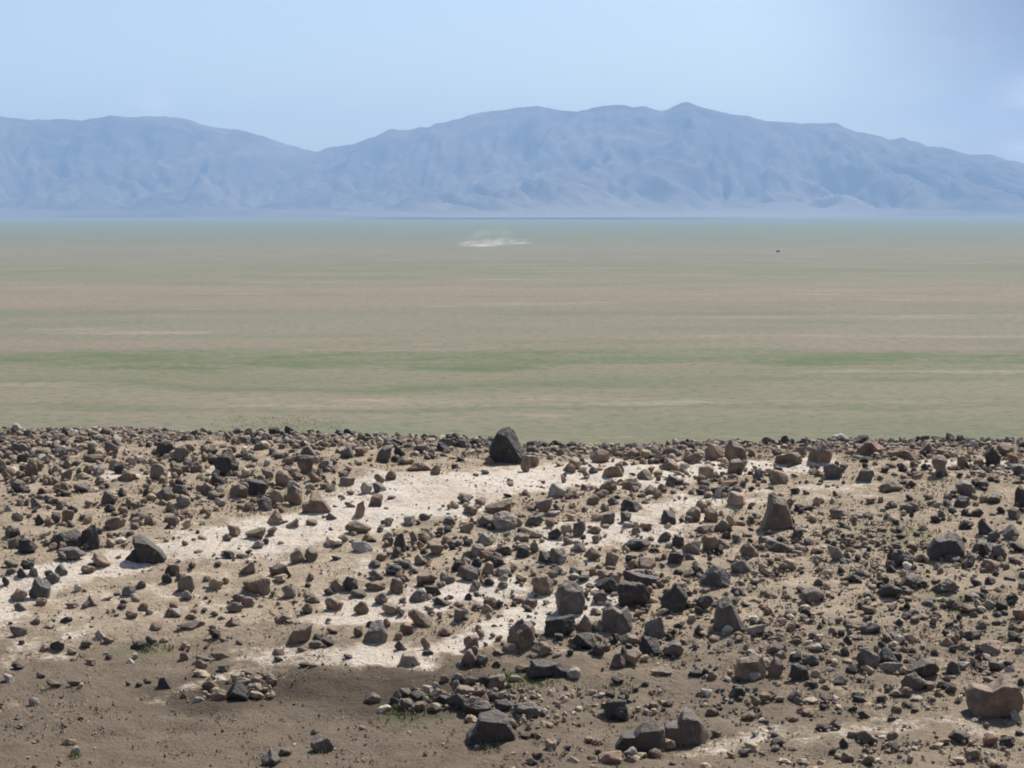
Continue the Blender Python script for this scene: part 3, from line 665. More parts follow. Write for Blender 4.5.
# the other rocks, read tile by tile: tile origin, then x base w h tone+shape in tile units (1/5.953 pixel)
TILES = {
 (0, 420): "80 90 40 45 gt/378 78 35 48 gt/735 55 60 32 kb/685 115 55 35 kb/955 120 60 40 gb/255 230 110 65 nr/15 205 40 40 gb/110 210 110 75 gb/185 345 85 120 nu/35 360 60 60 nu/115 345 60 45 nb/115 435 105 75 kb/275 385 60 32 nf/330 380 55 40 nb/400 355 75 70 nb/330 325 80 60 tb/560 255 130 50 nf/515 325 60 60 nu/490 360 90 45 tf/600 300 60 35 pf/545 210 60 60 gb/420 205 60 40 gb/590 385 60 55 nt/480 430 100 50 gf/370 460 95 50 kb/690 300 90 65 tb/745 370 140 60 nf/945 360 110 100 nr/870 460 50 55 kt/720 445 45 45 gb/985 490 90 95 gr/1010 545 60 60 nb/650 500 100 80 gb/650 550 70 50 kb/775 520 65 50 nr/285 495 60 45 gb/45 555 55 50 pt/405 615 80 85 nb/230 625 65 65 kt/330 610 60 60 gb/820 605 80 55 gr/690 660 125 80 nm/1015 640 50 70 nu/650 710 35 40 nt/800 655 55 45 nb/720 700 60 30 gf/210 520 80 45 gf",
 (171, 420): "435 135 90 40 gl/530 85 60 40 kb/610 75 70 50 kt/705 75 65 55 kr/830 85 45 35 kt/880 80 45 30 kt/1000 80 60 40 gb/525 185 70 55 gb/55 255 105 90 nm/150 315 80 70 nb/30 340 70 60 nb/820 225 100 75 gb/800 315 110 110 nb/920 300 100 60 nb/575 350 75 70 nb/740 335 60 60 tr/670 400 110 100 nr/850 370 85 55 nb/520 450 125 95 kb/400 475 115 90 nb/280 470 80 40 nb/910 415 60 40 nf/735 505 100 120 nr/625 520 100 110 nr/555 545 100 90 gb/290 520 70 55 pb/460 540 80 50 nb/75 520 90 75 pr/205 455 90 85 nr/50 460 100 80 gb/15 640 60 80 gb/620 625 115 90 nb/720 645 90 60 nt/835 635 75 40 nt/950 600 75 45 gf/600 690 60 50 gb/370 690 85 60 nb/330 720 60 40 nb/505 715 130 70 nb/185 720 60 25 nf",
 (342, 420): "40 85 70 50 kr/155 55 45 30 gt/245 90 65 35 kl/325 95 40 30 kt/495 95 60 35 gt/685 95 85 45 kl/850 105 90 24 kf/310 160 110 60 gb/385 170 60 35 gf/250 250 100 100 gb/30 235 90 80 gb/110 220 80 60 nf/470 200 90 60 gb/605 195 90 65 kb/720 165 80 50 gb/800 160 85 40 kt/340 230 70 70 kt/390 265 85 45 tf/465 310 160 60 nl/555 325 70 60 nb/670 295 45 35 kb/290 355 70 55 nt/220 375 65 55 nb/225 435 85 65 gb/145 440 70 75 pr/30 330 50 45 kb/35 395 100 55 nb/200 515 90 75 nb/105 585 70 110 nu/45 525 70 35 nf/295 475 50 22 gf/490 600 75 45 gt/400 625 75 55 pb/765 565 90 55 nr/930 560 170 90 nm/1000 272 150 62 nf/880 262 70 40 nb/745 675 95 65 nb/855 640 110 75 gb/745 740 60 50 nb/850 750 85 75 pr/495 735 90 55 nb/425 720 50 70 nu/620 750 70 60 nb/735 500 100 60 gb/540 770 80 45 nb/1000 390 40 50 nb/650 600 40 20 kf",
 (512, 420): "120 165 70 45 gr/185 170 60 45 kb/265 150 70 50 kb/370 160 70 40 gb/420 150 50 35 kt/125 280 80 70 nb/80 310 60 110 nu/355 305 115 90 tm/285 215 60 50 nb/525 260 110 85 nt/440 345 50 45 nt/485 320 60 45 gb/600 340 130 70 nb/640 320 60 70 nb/720 235 110 65 rb/805 235 80 60 tb/880 240 70 60 tb/950 220 110 60 nb/940 305 115 80 nr/790 355 100 65 nb/950 390 80 70 gb/700 390 110 45 tf/815 455 95 70 nb/895 430 65 55 nb/485 505 80 55 nt/605 510 75 50 gr/185 550 110 85 nm/555 545 60 45 nb/715 550 140 75 kt/265 530 50 28 gf/240 575 110 30 pf/140 630 105 60 gt/930 625 95 85 kb/680 620 70 80 gu/570 630 90 80 gb/510 605 80 45 tb/355 600 75 40 tf/330 690 70 75 tb/400 695 85 95 nb/490 680 90 45 nf/260 715 100 70 kb/225 640 60 55 nb/60 730 105 55 nr/100 690 130 50 tf/30 640 70 55 nb/910 725 85 60 gb/700 650 80 40 pf/790 650 110 30 nf/985 760 80 80 kb",
 (683, 420): "25 130 40 50 kt/135 120 35 30 kt/235 120 40 30 kt/515 125 95 55 gr/605 165 100 80 km/315 325 110 95 nr/185 245 110 110 nr/60 265 130 75 nb/140 350 100 90 tr/935 105 100 65 pr/660 270 100 75 nr/590 265 110 70 rb/700 215 90 60 nb/560 215 60 40 gb/565 385 120 90 nr/450 355 70 50 gb/510 330 80 45 tr/890 355 120 100 gr/810 340 60 45 nb/960 305 50 50 gb/220 460 110 65 kb/110 450 75 35 kf/315 520 120 90 tr/285 395 110 35 nf/130 400 70 40 gf/670 445 60 40 kb/735 450 45 30 gb/60 605 90 90 nr/110 550 80 75 nr/165 610 90 90 nt/225 675 90 80 nb/290 635 70 65 tt/740 555 95 40 kf/925 590 110 60 nb/640 620 60 50 kb/680 715 75 90 kt/320 740 60 60 gb/135 680 110 55 nb/905 455 30 35 kt/430 580 40 25 kf",
 (852, 420): "200 105 60 30 kf/295 100 50 25 kb/380 95 90 40 kb/420 130 90 60 gb/520 105 100 50 kb/600 130 80 60 gb/665 95 45 35 kt/880 105 40 25 kb/945 130 60 40 kb/45 150 120 70 km/320 235 175 75 rb/440 215 90 85 rb/540 210 70 35 nf/660 290 80 85 nl/760 280 70 55 nb/915 215 110 80 nb/970 260 90 55 rb/890 305 95 40 gf/990 330 90 65 gr/305 310 60 55 kr/205 320 60 45 kb/75 370 110 90 gb/390 345 70 40 nb/235 435 150 70 nt/355 400 70 30 kf/785 345 40 40 nt/840 375 80 40 kf/790 410 80 50 gl/655 525 110 75 kb/845 510 100 70 gt/1000 520 70 130 ku/750 585 80 55 kr/890 560 55 45 kb/965 595 70 65 gt/685 650 95 55 kb/795 685 95 110 kt/245 525 60 45 kb/380 540 70 45 nb/345 480 50 35 kb/120 500 70 40 nb/180 675 70 40 nf/850 720 80 60 gb/945 720 110 100 gb",
 (0, 530): "165 140 120 85 kr/410 115 190 110 kr/430 180 170 70 gr/370 185 60 55 gb/280 90 40 30 kt/645 55 40 40 nt/790 195 110 85 kt/605 235 115 100 nl/520 265 85 55 nt/365 280 85 80 gr/285 285 50 45 kb/315 325 85 70 gr/115 425 110 75 nr/30 330 45 60 ku/60 225 90 40 gb/160 240 80 60 kb/125 290 70 60 kb/195 280 60 60 gb/60 270 60 40 gb/545 460 80 75 nt/460 370 50 50 wt/420 470 90 30 nf/115 485 90 42 gf/390 555 85 35 kf/205 570 70 40 nf/110 640 105 65 gb/720 475 65 32 kf/845 485 75 50 nb/780 535 75 50 nt/885 515 50 40 gb/765 400 85 65 gr/835 360 70 55 gb/1000 285 60 80 kb/990 320 65 60 kb/1010 520 60 60 nb/640 675 75 35 nf/590 650 65 50 pb/510 700 70 40 gf/345 725 95 60 kb/265 720 60 45 tb/425 750 60 40 nb/125 690 40 32 kt/820 705 100 40 kf/895 680 70 50 gb/975 670 60 30 tf",
 (171, 530): "90 415 75 55 pr/210 310 55 35 nr/270 355 95 65 tr/320 325 50 45 nb/20 275 60 75 nb/340 170 75 42 kr/455 260 95 70 nt/755 200 90 90 nr/835 195 85 90 nr/640 280 110 80 nb/690 285 50 60 kb/650 310 85 40 tf/385 500 110 70 nr/460 470 85 70 nr/400 430 80 50 gb/700 405 90 75 pb/10 475 50 45 nt/30 520 70 50 pb/1000 380 110 85 nr/970 485 115 80 nl/810 495 70 65 nb/820 425 60 45 nb/845 440 90 45 nb/255 515 55 32 gf/370 585 110 60 nb/120 600 170 50 nf/670 560 105 62 nr/260 650 70 55 kt/635 755 85 45 nf/960 615 75 35 nf/870 655 60 35 gf/930 690 80 40 kf/855 705 80 45 gf/515 110 80 45 pf/460 150 45 30 kb/185 70 60 25 nf/970 100 110 70 wl/985 190 70 28 kf/305 670 50 30 nf/405 690 45 35 gb/830 300 45 45 nb",
 (342, 530): "345 130 80 120 ku/120 140 130 70 pb/150 75 70 55 nb/235 180 70 40 nr/195 225 75 45 gr/560 160 100 90 nb/470 215 80 70 nb/320 275 120 60 kr/375 240 80 60 gb/200 295 100 45 gf/690 245 85 75 kr/750 300 130 90 gb/810 170 90 90 pr/800 225 70 60 kb/870 280 80 95 nu/870 340 80 50 kr/960 155 110 55 kf/45 380 110 100 kr/95 410 100 50 gf/200 370 130 60 nr/325 380 85 95 nr/510 330 130 65 nf/540 395 110 60 kb/450 440 110 85 gr/620 330 80 80 gb/235 445 85 70 gr/115 505 95 85 nr/290 505 120 65 tr/600 465 120 60 kt/465 575 150 105 nl/385 620 90 70 rr/95 640 60 70 nu/265 575 50 50 nb/610 635 85 50 nr/350 720 80 70 gt/495 710 60 80 nm/700 550 75 80 gb/890 470 105 70 nr/770 720 95 90 nr/825 640 50 45 nb/810 600 45 38 nt/935 675 48 45 nr/855 700 32 32 nt/1005 695 50 100 nu/905 585 45 22 nf/800 480 70 40 gb/955 355 70 50 nt/960 280 100 55 pr",
 (512, 530): "65 165 85 75 kb/195 195 90 70 kb/270 195 100 90 gb/390 135 100 55 gb/485 185 95 85 nt/595 215 85 85 nr/710 200 75 50 kr/800 235 120 65 nb/850 140 60 35 kf/680 140 55 45 tb/975 215 100 80 kb/185 385 130 115 nr/55 320 70 50 nb/35 440 70 40 nf/105 465 100 55 nr/525 440 95 80 gr/560 380 150 100 kb/760 340 210 85 kf/540 300 70 60 nb/605 300 65 45 nb/430 610 90 110 nb/510 610 80 70 nb/180 755 130 80 nr/370 690 70 50 nb/430 720 150 100 kb/510 755 110 80 kb/850 650 130 140 gm/700 690 130 70 nf/960 755 130 90 gr/990 585 60 30 kf/890 510 95 35 tf/430 310 80 35 kf/380 280 80 50 gb/260 245 80 35 nf/480 275 45 55 nt/500 510 70 45 nr",
 (683, 530): "55 150 130 90 nb/160 135 100 110 nb/225 105 110 50 nl/400 165 110 95 nr/555 130 150 60 gf/690 65 90 80 gl/915 190 110 100 pl/345 260 140 80 gb/625 240 110 65 nr/80 270 90 60 kb/45 190 75 40 gr/500 270 70 40 tf/995 320 75 50 kb/440 620 120 60 pf/130 490 110 100 kb/430 440 85 25 nf/300 460 80 60 gb/430 330 55 30 kf/690 160 80 35 nf/780 660 70 50 gb/680 665 60 35 kf/590 675 60 35 nf/505 650 50 30 kt/815 595 35 35 kt/930 570 50 50 gb/840 720 70 40 kt/985 690 60 60 kb/575 745 100 60 gr",
 (852, 530): "690 220 100 75 gb/600 205 110 65 kb/290 225 170 110 gr/235 210 70 110 kt/605 215 32 28 wr/515 235 50 40 pt/410 190 80 50 nf/775 140 130 75 gb/800 170 95 95 kt/835 245 110 70 nb/880 175 90 90 gb/990 130 90 50 kt/975 195 80 25 kf/30 325 80 55 kb/355 350 160 70 kf/555 385 180 85 gb/110 420 80 40 kb/345 400 60 45 gr/820 330 60 50 kb/745 340 75 40 kb/960 440 75 65 kl/895 485 85 60 kb/910 515 50 35 kb/700 500 100 50 nb/625 475 60 45 nb/770 410 70 30 kf/700 430 60 40 kb/995 545 80 70 nb/775 595 80 45 nb/865 575 65 30 kf/100 625 140 75 gm/235 645 95 38 gf/560 630 50 40 kb/560 700 90 60 nb/615 690 50 55 nb/670 715 95 50 nr/720 660 100 65 gb/810 745 180 80 nb/970 665 85 60 gb/995 610 80 40 nf/385 555 70 40 nb/495 540 60 30 nb/110 510 100 50 gb/360 730 60 30 nf/265 675 50 25 kf/945 310 80 30 gf/880 375 70 28 nf",
 (0, 640): "100 175 75 38 kf/240 235 55 40 gb/315 285 95 42 nr/980 295 95 75 kl/45 255 70 50 pt/535 155 70 40 nf/645 110 50 22 gf/875 265 50 30 kf/825 280 40 28 kb/760 275 35 25 kt/775 140 50 25 wf/805 120 45 45 pt",
 (171, 640): "285 370 100 80 nr/230 310 120 65 nb/500 320 100 60 nr/505 350 90 40 tf/500 270 100 65 nr/570 250 100 65 nr/600 280 70 60 nr/470 220 120 45 nf/380 250 70 45 tb/440 275 80 50 pb/180 225 110 40 tf/175 180 80 65 nl/165 380 70 40 pf/75 350 50 40 nb/300 125 110 50 nf/190 135 100 35 gf/75 130 55 65 nl/310 190 80 40 gb/630 100 85 45 nb/640 130 60 25 kf/780 80 70 35 nf/600 750 115 105 gb/680 690 80 45 gr/860 570 65 32 gf/790 160 70 20 kf/845 170 60 25 nf",
 (342, 640): "835 155 75 70 gb/920 165 55 40 kb/610 255 55 50 nr/690 265 85 65 gr/760 270 110 50 nf/840 285 90 85 kb/915 300 130 90 nb/180 385 100 70 nr/250 435 85 42 wr/325 365 60 75 nl/370 340 70 50 gl/385 410 85 55 gr/470 425 80 55 nl/460 360 130 50 kf/580 350 90 50 nb/600 390 110 60 kb/730 330 140 55 nf/680 415 130 90 kb/895 360 80 50 nr/950 350 70 40 tb/960 430 110 70 kb/830 340 70 55 nb/510 315 70 40 pt/440 320 70 35 nb/560 290 50 40 pt/560 420 60 40 tl/775 500 90 50 tf/510 100 70 40 kf/35 115 60 25 kf",
 (512, 640): "60 200 90 50 nr/290 235 110 90 kb/365 240 90 75 pr/20 250 80 35 tf/715 150 120 90 nb/630 170 90 90 nt/630 265 80 40 kb/790 285 60 35 kb/735 315 45 32 kr/890 215 140 45 nf/545 410 40 35 wt/850 420 70 50 nt/925 400 80 35 kf/690 385 55 30 kf/230 660 75 75 tr/75 590 60 30 kf/130 580 45 30 kr/500 620 70 28 nf/515 690 50 40 kb/585 740 150 75 nb/470 730 70 35 kf/705 705 90 60 pb/770 710 70 40 tl/705 745 80 50 nb/920 660 120 65 nb/365 755 80 38 tf/120 760 70 25 kf",
 (683, 640): "550 220 100 130 gr/435 250 90 58 pr/755 160 110 65 gr/325 350 110 60 kt/500 375 95 55 nb/435 400 60 60 nb/75 225 90 40 kf/175 245 60 60 nl/940 280 95 62 kb/780 300 60 50 kb/850 305 62 42 nr/690 385 70 40 gr/855 370 80 28 kf/720 440 85 40 nr/835 420 50 35 kb/835 540 100 38 kf/915 525 65 30 kf/185 450 85 28 kf/200 575 65 38 gr/415 665 110 45 tf/370 690 80 40 gf/290 705 70 28 nt/960 645 60 60 kb/975 730 85 65 nr/610 750 80 30 wf/715 762 80 30 pf/105 340 60 32 nf/840 70 75 40 kf",
 (852, 640): "95 180 150 130 gb/100 205 90 50 tf/235 195 180 60 pf/370 305 170 110 gb/405 265 110 40 pl/475 310 80 60 nr/560 300 110 45 kf/600 210 90 85 kr/670 180 80 50 pb/860 190 110 60 kb/930 160 80 40 kf/945 195 65 40 pb/735 155 60 40 nr/770 185 60 20 kf/1010 280 45 80 ku/980 485 75 70 pb/960 420 60 50 pb/25 340 60 30 kr/50 375 90 35 kf/180 375 70 40 kb/185 410 80 30 nf/265 340 85 35 nf/270 435 70 50 nr/325 405 60 30 gf/380 440 55 30 kf/75 470 80 40 kr/240 490 55 32 kr/85 625 130 80 nb/245 595 75 50 nb/185 595 50 20 wf/635 615 130 60 kb/820 640 95 80 rb/930 635 100 50 kf/910 595 60 30 nb/720 715 110 65 nr/510 650 90 30 tf/645 735 90 28 tf/1005 575 60 32 kf/520 340 60 30 nf",
}
K = 172 / 1024.0
rocks = []
for (ox, oy), txt in TILES.items():
    for row in txt.split('/'):
        a = row.split()
        rocks.append((ox + float(a[0]) * K, oy + float(a[1]) * K, float(a[2]) * K, float(a[3]) * K, a[4][0], a[4][1]))
kept = [(l[0], l[1], l[2], l[3]) for l in LM]
uniq = []
for r in rocks:
    if any(abs(r[0] - q[0]) < 0.36 * min(r[2], q[2]) and abs(r[1] - q[1]) < 0.36 * min(r[3], q[3]) for q in kept):
        continue
    kept.append(r[:4]); uniq.append(r)
uniq.sort(key=lambda r: -r[2] * r[3])
N_ROCKS = 300
single, small = uniq[:N_ROCKS - len(LM)], uniq[N_ROCKS - len(LM):]

GROUP = "loose dark rocks strewn over the stony slope"
used = set()
for i, (px, base, w, h, tone, shape, outl, label, short) in enumerate(LM):
    ob = place_rock("boulder", px, base, w, h, tone, shape, 1000 + i * 7, outl, 0.8)
    if outl is O_CREST: ob.color = (0.034, 0.031, 0.030, 1)
    ob["label"] = label; ob["category"] = "boulder"; ob["group"] = "landmark boulders"
    assert label not in used and 4 <= len(label.split()) <= 16, label
    used.add(label)

HALF = {1: "half a width", 2: "one width", 3: "one and a half widths", 4: "two widths", 5: "two and a half widths", 6: "three widths", 7: "three and a half widths",
        8: "four widths", 9: "four and a half widths", 10: "five widths", 12: "six widths", 14: "seven widths", 16: "eight widths"}
def direction(dx, dy):
    """dx, dy in photograph pixels, dy positive towards the viewer"""
    a = math.degrees(math.atan2(dy, dx))
    return ["right of", "in front and right of", "in front of", "in front and left of", "left of", "behind and left of", "behind", "behind and right of"][int(((a + 22.5) % 360) // 45)]
def rock_label(r):
    px, base, w, h, tone, shape = r
    area = w * h
    size = "large " if area > 330 else "mid-sized " if area > 150 else "small "
    order = sorted(LM, key=lambda l: math.hypot(l[0] - px, 1.6 * (l[1] - l[3] / 2 - base + h / 2)) / l[2] ** 0.5)
    for full in (True, False):
        for l in order[:5]:
            dx, dy = px - l[0], (base - h / 2) - (l[1] - l[3] / 2)
            k = max(1, round(math.hypot(dx, dy) / l[2] * 2))
            if k > 10: k = min(16, 2 * round(k / 2))
            s = f"{size}{SHAPE_WORD[shape]} {TONE_WORD[tone]} rock {HALF[k]} {direction(dx, dy)} the {l[8]}"
            if len(s.split()) > 16:
                s = f"{SHAPE_WORD[shape]} {TONE_WORD[tone]} rock {HALF[k]} {direction(dx, dy)} the {l[8]}"
            if s not in used and len(s.split()) <= 16:
                used.add(s); return s
    raise ValueError(r)
for i, r in enumerate(single):
    ob = place_rock("rock", *r, 5000 + i * 3)
    ob["label"] = rock_label(r); ob["category"] = "rock"; ob["group"] = GROUP

# ------------------------------------------------------------------ the stones nobody could count, one mesh
m_stone, n = material("loose_stones", 0.75, 0.3)
tc = n.new("ShaderNodeTexCoord").outputs["Object"]
sp = n.noise(tc, 24, 5, 0.65)
c = n.mix(1.0, n.attr("tone", "Color"), n.mix(n.maprange(sp, 0.3, 0.7), (0.6, 0.59, 0.58), (1.4, 1.36, 1.3)), 'MULTIPLY')
n.link(c, n.bsdf.inputs["Base Color"])
n.bump(sp, 0.5, 0.03)

rs = np.random.RandomState(11)
def scatter(density, n_try, xr, yr):
    x = rs.uniform(*xr, n_try); y = rs.uniform(*yr, n_try)
    k = rs.rand(n_try) < density(x, y)
    return x[k], y[k]
def dens(x, y):
    sandv = stroke_mask(SAND, x, y); dk = stroke_mask(DARK, x, y)
    px_u = x / y * F + 512
    band = 0.55 + 0.5 * sstep(40.5, 44, y) + 0.25 * sstep(700, 850, px_u) * sstep(26, 31, y)
    flat = 1 - sstep(29.5, 32, y)                      # the trodden dirt in front is nearly bare on its left
    band = band * (1 - flat * (0.86 - 0.50 * sstep(430, 640, px_u)))
    band = band * np.clip(0.65 + 0.75 * fbm(x * 0.45, y * 0.35, octaves=3, seed=90), 0.12, 1.4)
    return np.clip(band * (1 - 0.80 * sstep(0.1, 0.7, sandv)) * (1 - 0.9 * dk), 0, 1.3) / 1.3
xs, ys, ss, sub_ = [], [], [], []
x, y = scatter(dens, 105000, (-17, 17), (24, 51))
size = 0.034 * (1 - rs.rand(len(x))) ** (-0.60)
size = np.clip(size, 0.03, 0.20)
tones = np.array([TONE[k] for k in 'kgnrtpw'])
prob = np.array([0.15, 0.20, 0.29, 0.03, 0.20, 0.11, 0.02])
def merged(groups, name):
    V, Fc, C = [], [], []; base_i = 0
    for (x, y, sz, asp, flatn, tone, sub, seed0) in groups:
        nv = 10
        if sub == 0:
            protos = [(OCT_V * rs.uniform(0.6, 1.3, (6, 1)) + (0, 0, 0.5), OCT_F) for j in range(nv)]
        else:
            protos = [rock_shape(seed0 + j, 'brbfbf'[j % 6], sub) for j in range(nv)]
        which = rs.randint(nv, size=len(x))
        for j in range(nv):
            k = np.where(which == j)[0]
            if not len(k): continue
            v, f = protos[j]
            ang = rs.uniform(0, 6.28, len(k)) if asp is None else np.zeros(len(k))
            ca, sa = np.cos(ang)[:, None], np.sin(ang)[:, None]
            sx = sz[k][:, None] * (rs.uniform(0.8, 1.3, len(k))[:, None] if asp is None else 1)
            sy = sz[k][:, None] * rs.uniform(0.6, 1.0, len(k))[:, None]
            hz = sz[k][:, None] * flatn[k][:, None]
            X = v[None, :, 0] * sx; Y = v[None, :, 1] * sy; Z = (v[None, :, 2] - 0.22) * hz * 1.2
            tilt = rs.uniform(-0.3, 0.3, (len(k), 1))
            Z = Z + X * tilt
            P = np.stack([x[k][:, None] + X * ca - Y * sa, y[k][:, None] + X * sa + Y * ca, ground_z(x[k], y[k])[:, None] + Z], 2)
            nvt = v.shape[0]
            V.append(P.reshape(-1, 3))
            Fc.append((f[None] + (base_i + np.arange(len(k)) * nvt)[:, None, None]).reshape(-1, 3))
            C.append(np.repeat(tone[k], nvt, 0)); base_i += len(k) * nvt
    ob = link_mesh(name, np.concatenate(V), np.concatenate(Fc), [m_stone], False)
    color_attr(ob, "tone", np.concatenate(C))
    ob["kind"] = "stuff"
    return ob
def tone_for(x, y):
    t = tones[rs.choice(7, size=len(x), p=prob)] * rs.uniform(0.75, 1.3, (len(x), 1))
    return t
groups = []
big_ = size > 0.085
# grit: pebbles of one to three centimetres
def dens2(x, y):
    return np.clip(0.42 + 0.6 * dens(x, y) + 0.5 * fbm(x * 0.9, y * 0.7, octaves=3, seed=95), 0.05, 1) * (1 - 0.72 * sstep(0.15, 0.7, stroke_mask(SAND, x, y)))
x3, y3 = scatter(dens2, 230000, (-16.5, 16.5), (24, 50))
OCT_V = np.array([(1, 0, 0), (-1, 0, 0), (0, 1, 0), (0, -1, 0), (0, 0, 1), (0, 0, -1)], float) * 0.5
OCT_F = np.array([(0, 2, 4), (2, 1, 4), (1, 3, 4), (3, 0, 4), (2, 0, 5), (1, 2, 5), (3, 1, 5), (0, 3, 5)])
for sel, sub, sd in ((~big_, 1, 300), (big_, 2, 340)):
    groups.append((x[sel], y[sel], size[sel], None, rs.uniform(0.3, 0.75, sel.sum()), tone_for(x[sel], y[sel]), sub, sd))
groups.append((x3, y3, 0.017 * (1 - rs.rand(len(x3)) * 0.93) ** (-0.5), None, rs.uniform(0.4, 0.9, len(x3)), tone_for(x3, y3), 0, 0))
# the remaining read-off small stones, at their places
gxs, gys, gsz, gfl, gt = [], [], [], [], []
for r in small:
    X_, Y_ = on_ground(r[0], min(r[1], 764)); s = Y_ / F
    gxs.append(X_); gys.append(Y_ + 0.3 * r[2] * s); gsz.append(r[2] * s); gfl.append(min(1.2, r[3] / r[2])); gt.append(TONE[r[4]])
groups.append((np.array(gxs), np.array(gys), np.array(gsz), 1, np.array(gfl), np.array(gt), 3, 380))
# clusters of small stones: the stone row, the stone heap, the pale pebble patch, the crest rubble
def cluster(px0, px1, py0, py1, num, lo, hi, ton, seed0):
    P = [on_ground(rs.uniform(px0, px1), rs.uniform(py0, py1)) for _ in range(num)]
    P = np.array(P); szs = rs.uniform(lo, hi, num) ; tt = np.array([TONE[k] for k in ton])[rs.randint(len(ton), size=num)] * rs.uniform(0.8, 1.25, (num, 1))
    groups.append((P[:, 0], P[:, 1], szs, None, rs.uniform(0.5, 0.95, num), tt, 2, seed0))
cluster(393, 500, 692, 712, 60, 0.06, 0.16, 'ggnnptk', 400)
cluster(450, 520, 684, 700, 30, 0.06, 0.15, 'gnnpt', 410)
cluster(200, 275, 678, 700, 34, 0.06, 0.15, 'nngtp', 420)
cluster(510, 580, 690, 730, 110, 0.035, 0.11, 'ttpnwg', 430)
cluster(590, 665, 690, 720, 40, 0.03, 0.10, 'ttpng', 440)
cluster(860, 1010, 742, 764, 90, 0.03, 0.10, 'ttpnwn', 450)
cluster(700, 760, 690, 715, 40, 0.04, 0.10, 'nggt', 460)
for a, b, yc, hh in ((0, 260, 436, 8), (260, 490, 441, 8), (530, 720, 447, 6), (690, 1024, 442, 7)):
    cluster(a, b, yc - hh, yc + hh, int((b - a) * 0.55), 0.06, 0.24, 'kggggnnnptt', 470 + a)
cluster(0, 215, 445, 475, 110, 0.08, 0.28, 'kgnnntp', 500)
cluster(170, 345, 452, 500, 110, 0.08, 0.26, 'kgnnntp', 510)
cluster(560, 760, 452, 500, 110, 0.08, 0.24, 'nnntpg', 520)
cluster(380, 690, 520, 590, 130, 0.07, 0.22, 'knnngtp', 530)
cluster(700, 1024, 465, 560, 240, 0.06, 0.20, 'kkgnnt', 540)
cluster(700, 1024, 560, 680, 260, 0.05, 0.16, 'kkgnnt', 550)
cluster(0, 200, 480, 550, 130, 0.06, 0.22, 'kgnnt', 560)
cluster(520, 700, 565, 660, 120, 0.05, 0.18, 'kkgnt', 570)
cluster(400, 520, 540, 620, 90, 0.05, 0.16, 'kgnntp', 580)
rubble = merged(groups, "rubble")
rubble["label"] = "loose small stones and gravel covering the slope between the rocks"

# ------------------------------------------------------------------ grass tufts
m_grass, n = material("grass", 0.8, 0.2)
tc = n.new("ShaderNodeTexCoord").outputs["Object"]
n.link(n.mix(n.noise(tc, 6, 4), (0.085, 0.125, 0.030), (0.165, 0.185, 0.065)), n.bsdf.inputs["Base Color"])
bl_v, bl_f = [], []
def tuft(x, y, r, nb, hgt):
    for _ in range(nb):
        a, d = rs.uniform(0, 6.28), r * math.sqrt(rs.rand())
        bx, by = x + d * math.cos(a), y + d * math.sin(a); bz = float(ground_z(bx, by)) - 0.01
        h_ = hgt * rs.uniform(0.5, 1.2); w_ = rs.uniform(0.006, 0.012); o = rs.uniform(0, 6.28); lean = rs.uniform(0.1, 0.7) * h_
        tx, ty = math.cos(o), math.sin(o); i = len(bl_v)
        bl_v.extend([(bx - ty * w_, by + tx * w_, bz), (bx + ty * w_, by - tx * w_, bz), (bx + tx * lean * .4 + ty * w_ * .7, by + ty * lean * .4 - tx * w_ * .7, bz + h_ * .6),
                     (bx + tx * lean, by + ty * lean, bz + h_)])
        bl_f.append((i, i + 1, i + 2, i + 3))
for px, py, rad, num in [(408, 713, .28, 130), (392, 714, .12, 50), (520, 684, .5, 130), (545, 686, .3, 70), (490, 748, .25, 40), (323, 752, .12, 40), (74, 756, .12, 40), (158, 650, .3, 80), (145, 653, .2, 40),
                         (982, 601, .4, 120), (958, 613, .35, 90), (940, 483, .35, 70), (500, 537, .5, 110), (515, 543, .3, 60), (478, 665, .2, 50), (510, 678, .2, 60), (617, 692, .35, 80), (462, 690, .2, 40),
                         (985, 643, .2, 40), (600, 645, .3, 60), (920, 540, .9, 130), (890, 530, .9, 120), (840, 565, .8, 80), (905, 512, .9, 80), (720, 505, .5, 40), (430, 700, .15, 30), (1010, 640, .25, 50)]:
    x_, y_ = on_ground(px, py)
    tuft(x_, y_, rad * 0.9, num, 0.075)
for k in range(70):
    x_, y_ = on_ground(rs.uniform(560, 1024), rs.uniform(500, 720)); tuft(x_, y_, rs.uniform(.08, .3), rs.randint(6, 22), 0.055)
for k in range(26):
    x_, y_ = on_ground(rs.uniform(215, 345), rs.uniform(428, 433)); tuft(x_, y_ + 1.0, rs.uniform(.1, .35), rs.randint(12, 30), 0.13)
grass = link_mesh("grass", bl_v, bl_f, [m_grass])
grass["kind"] = "stuff"; grass["label"] = "sparse green grass tufts between the rocks"

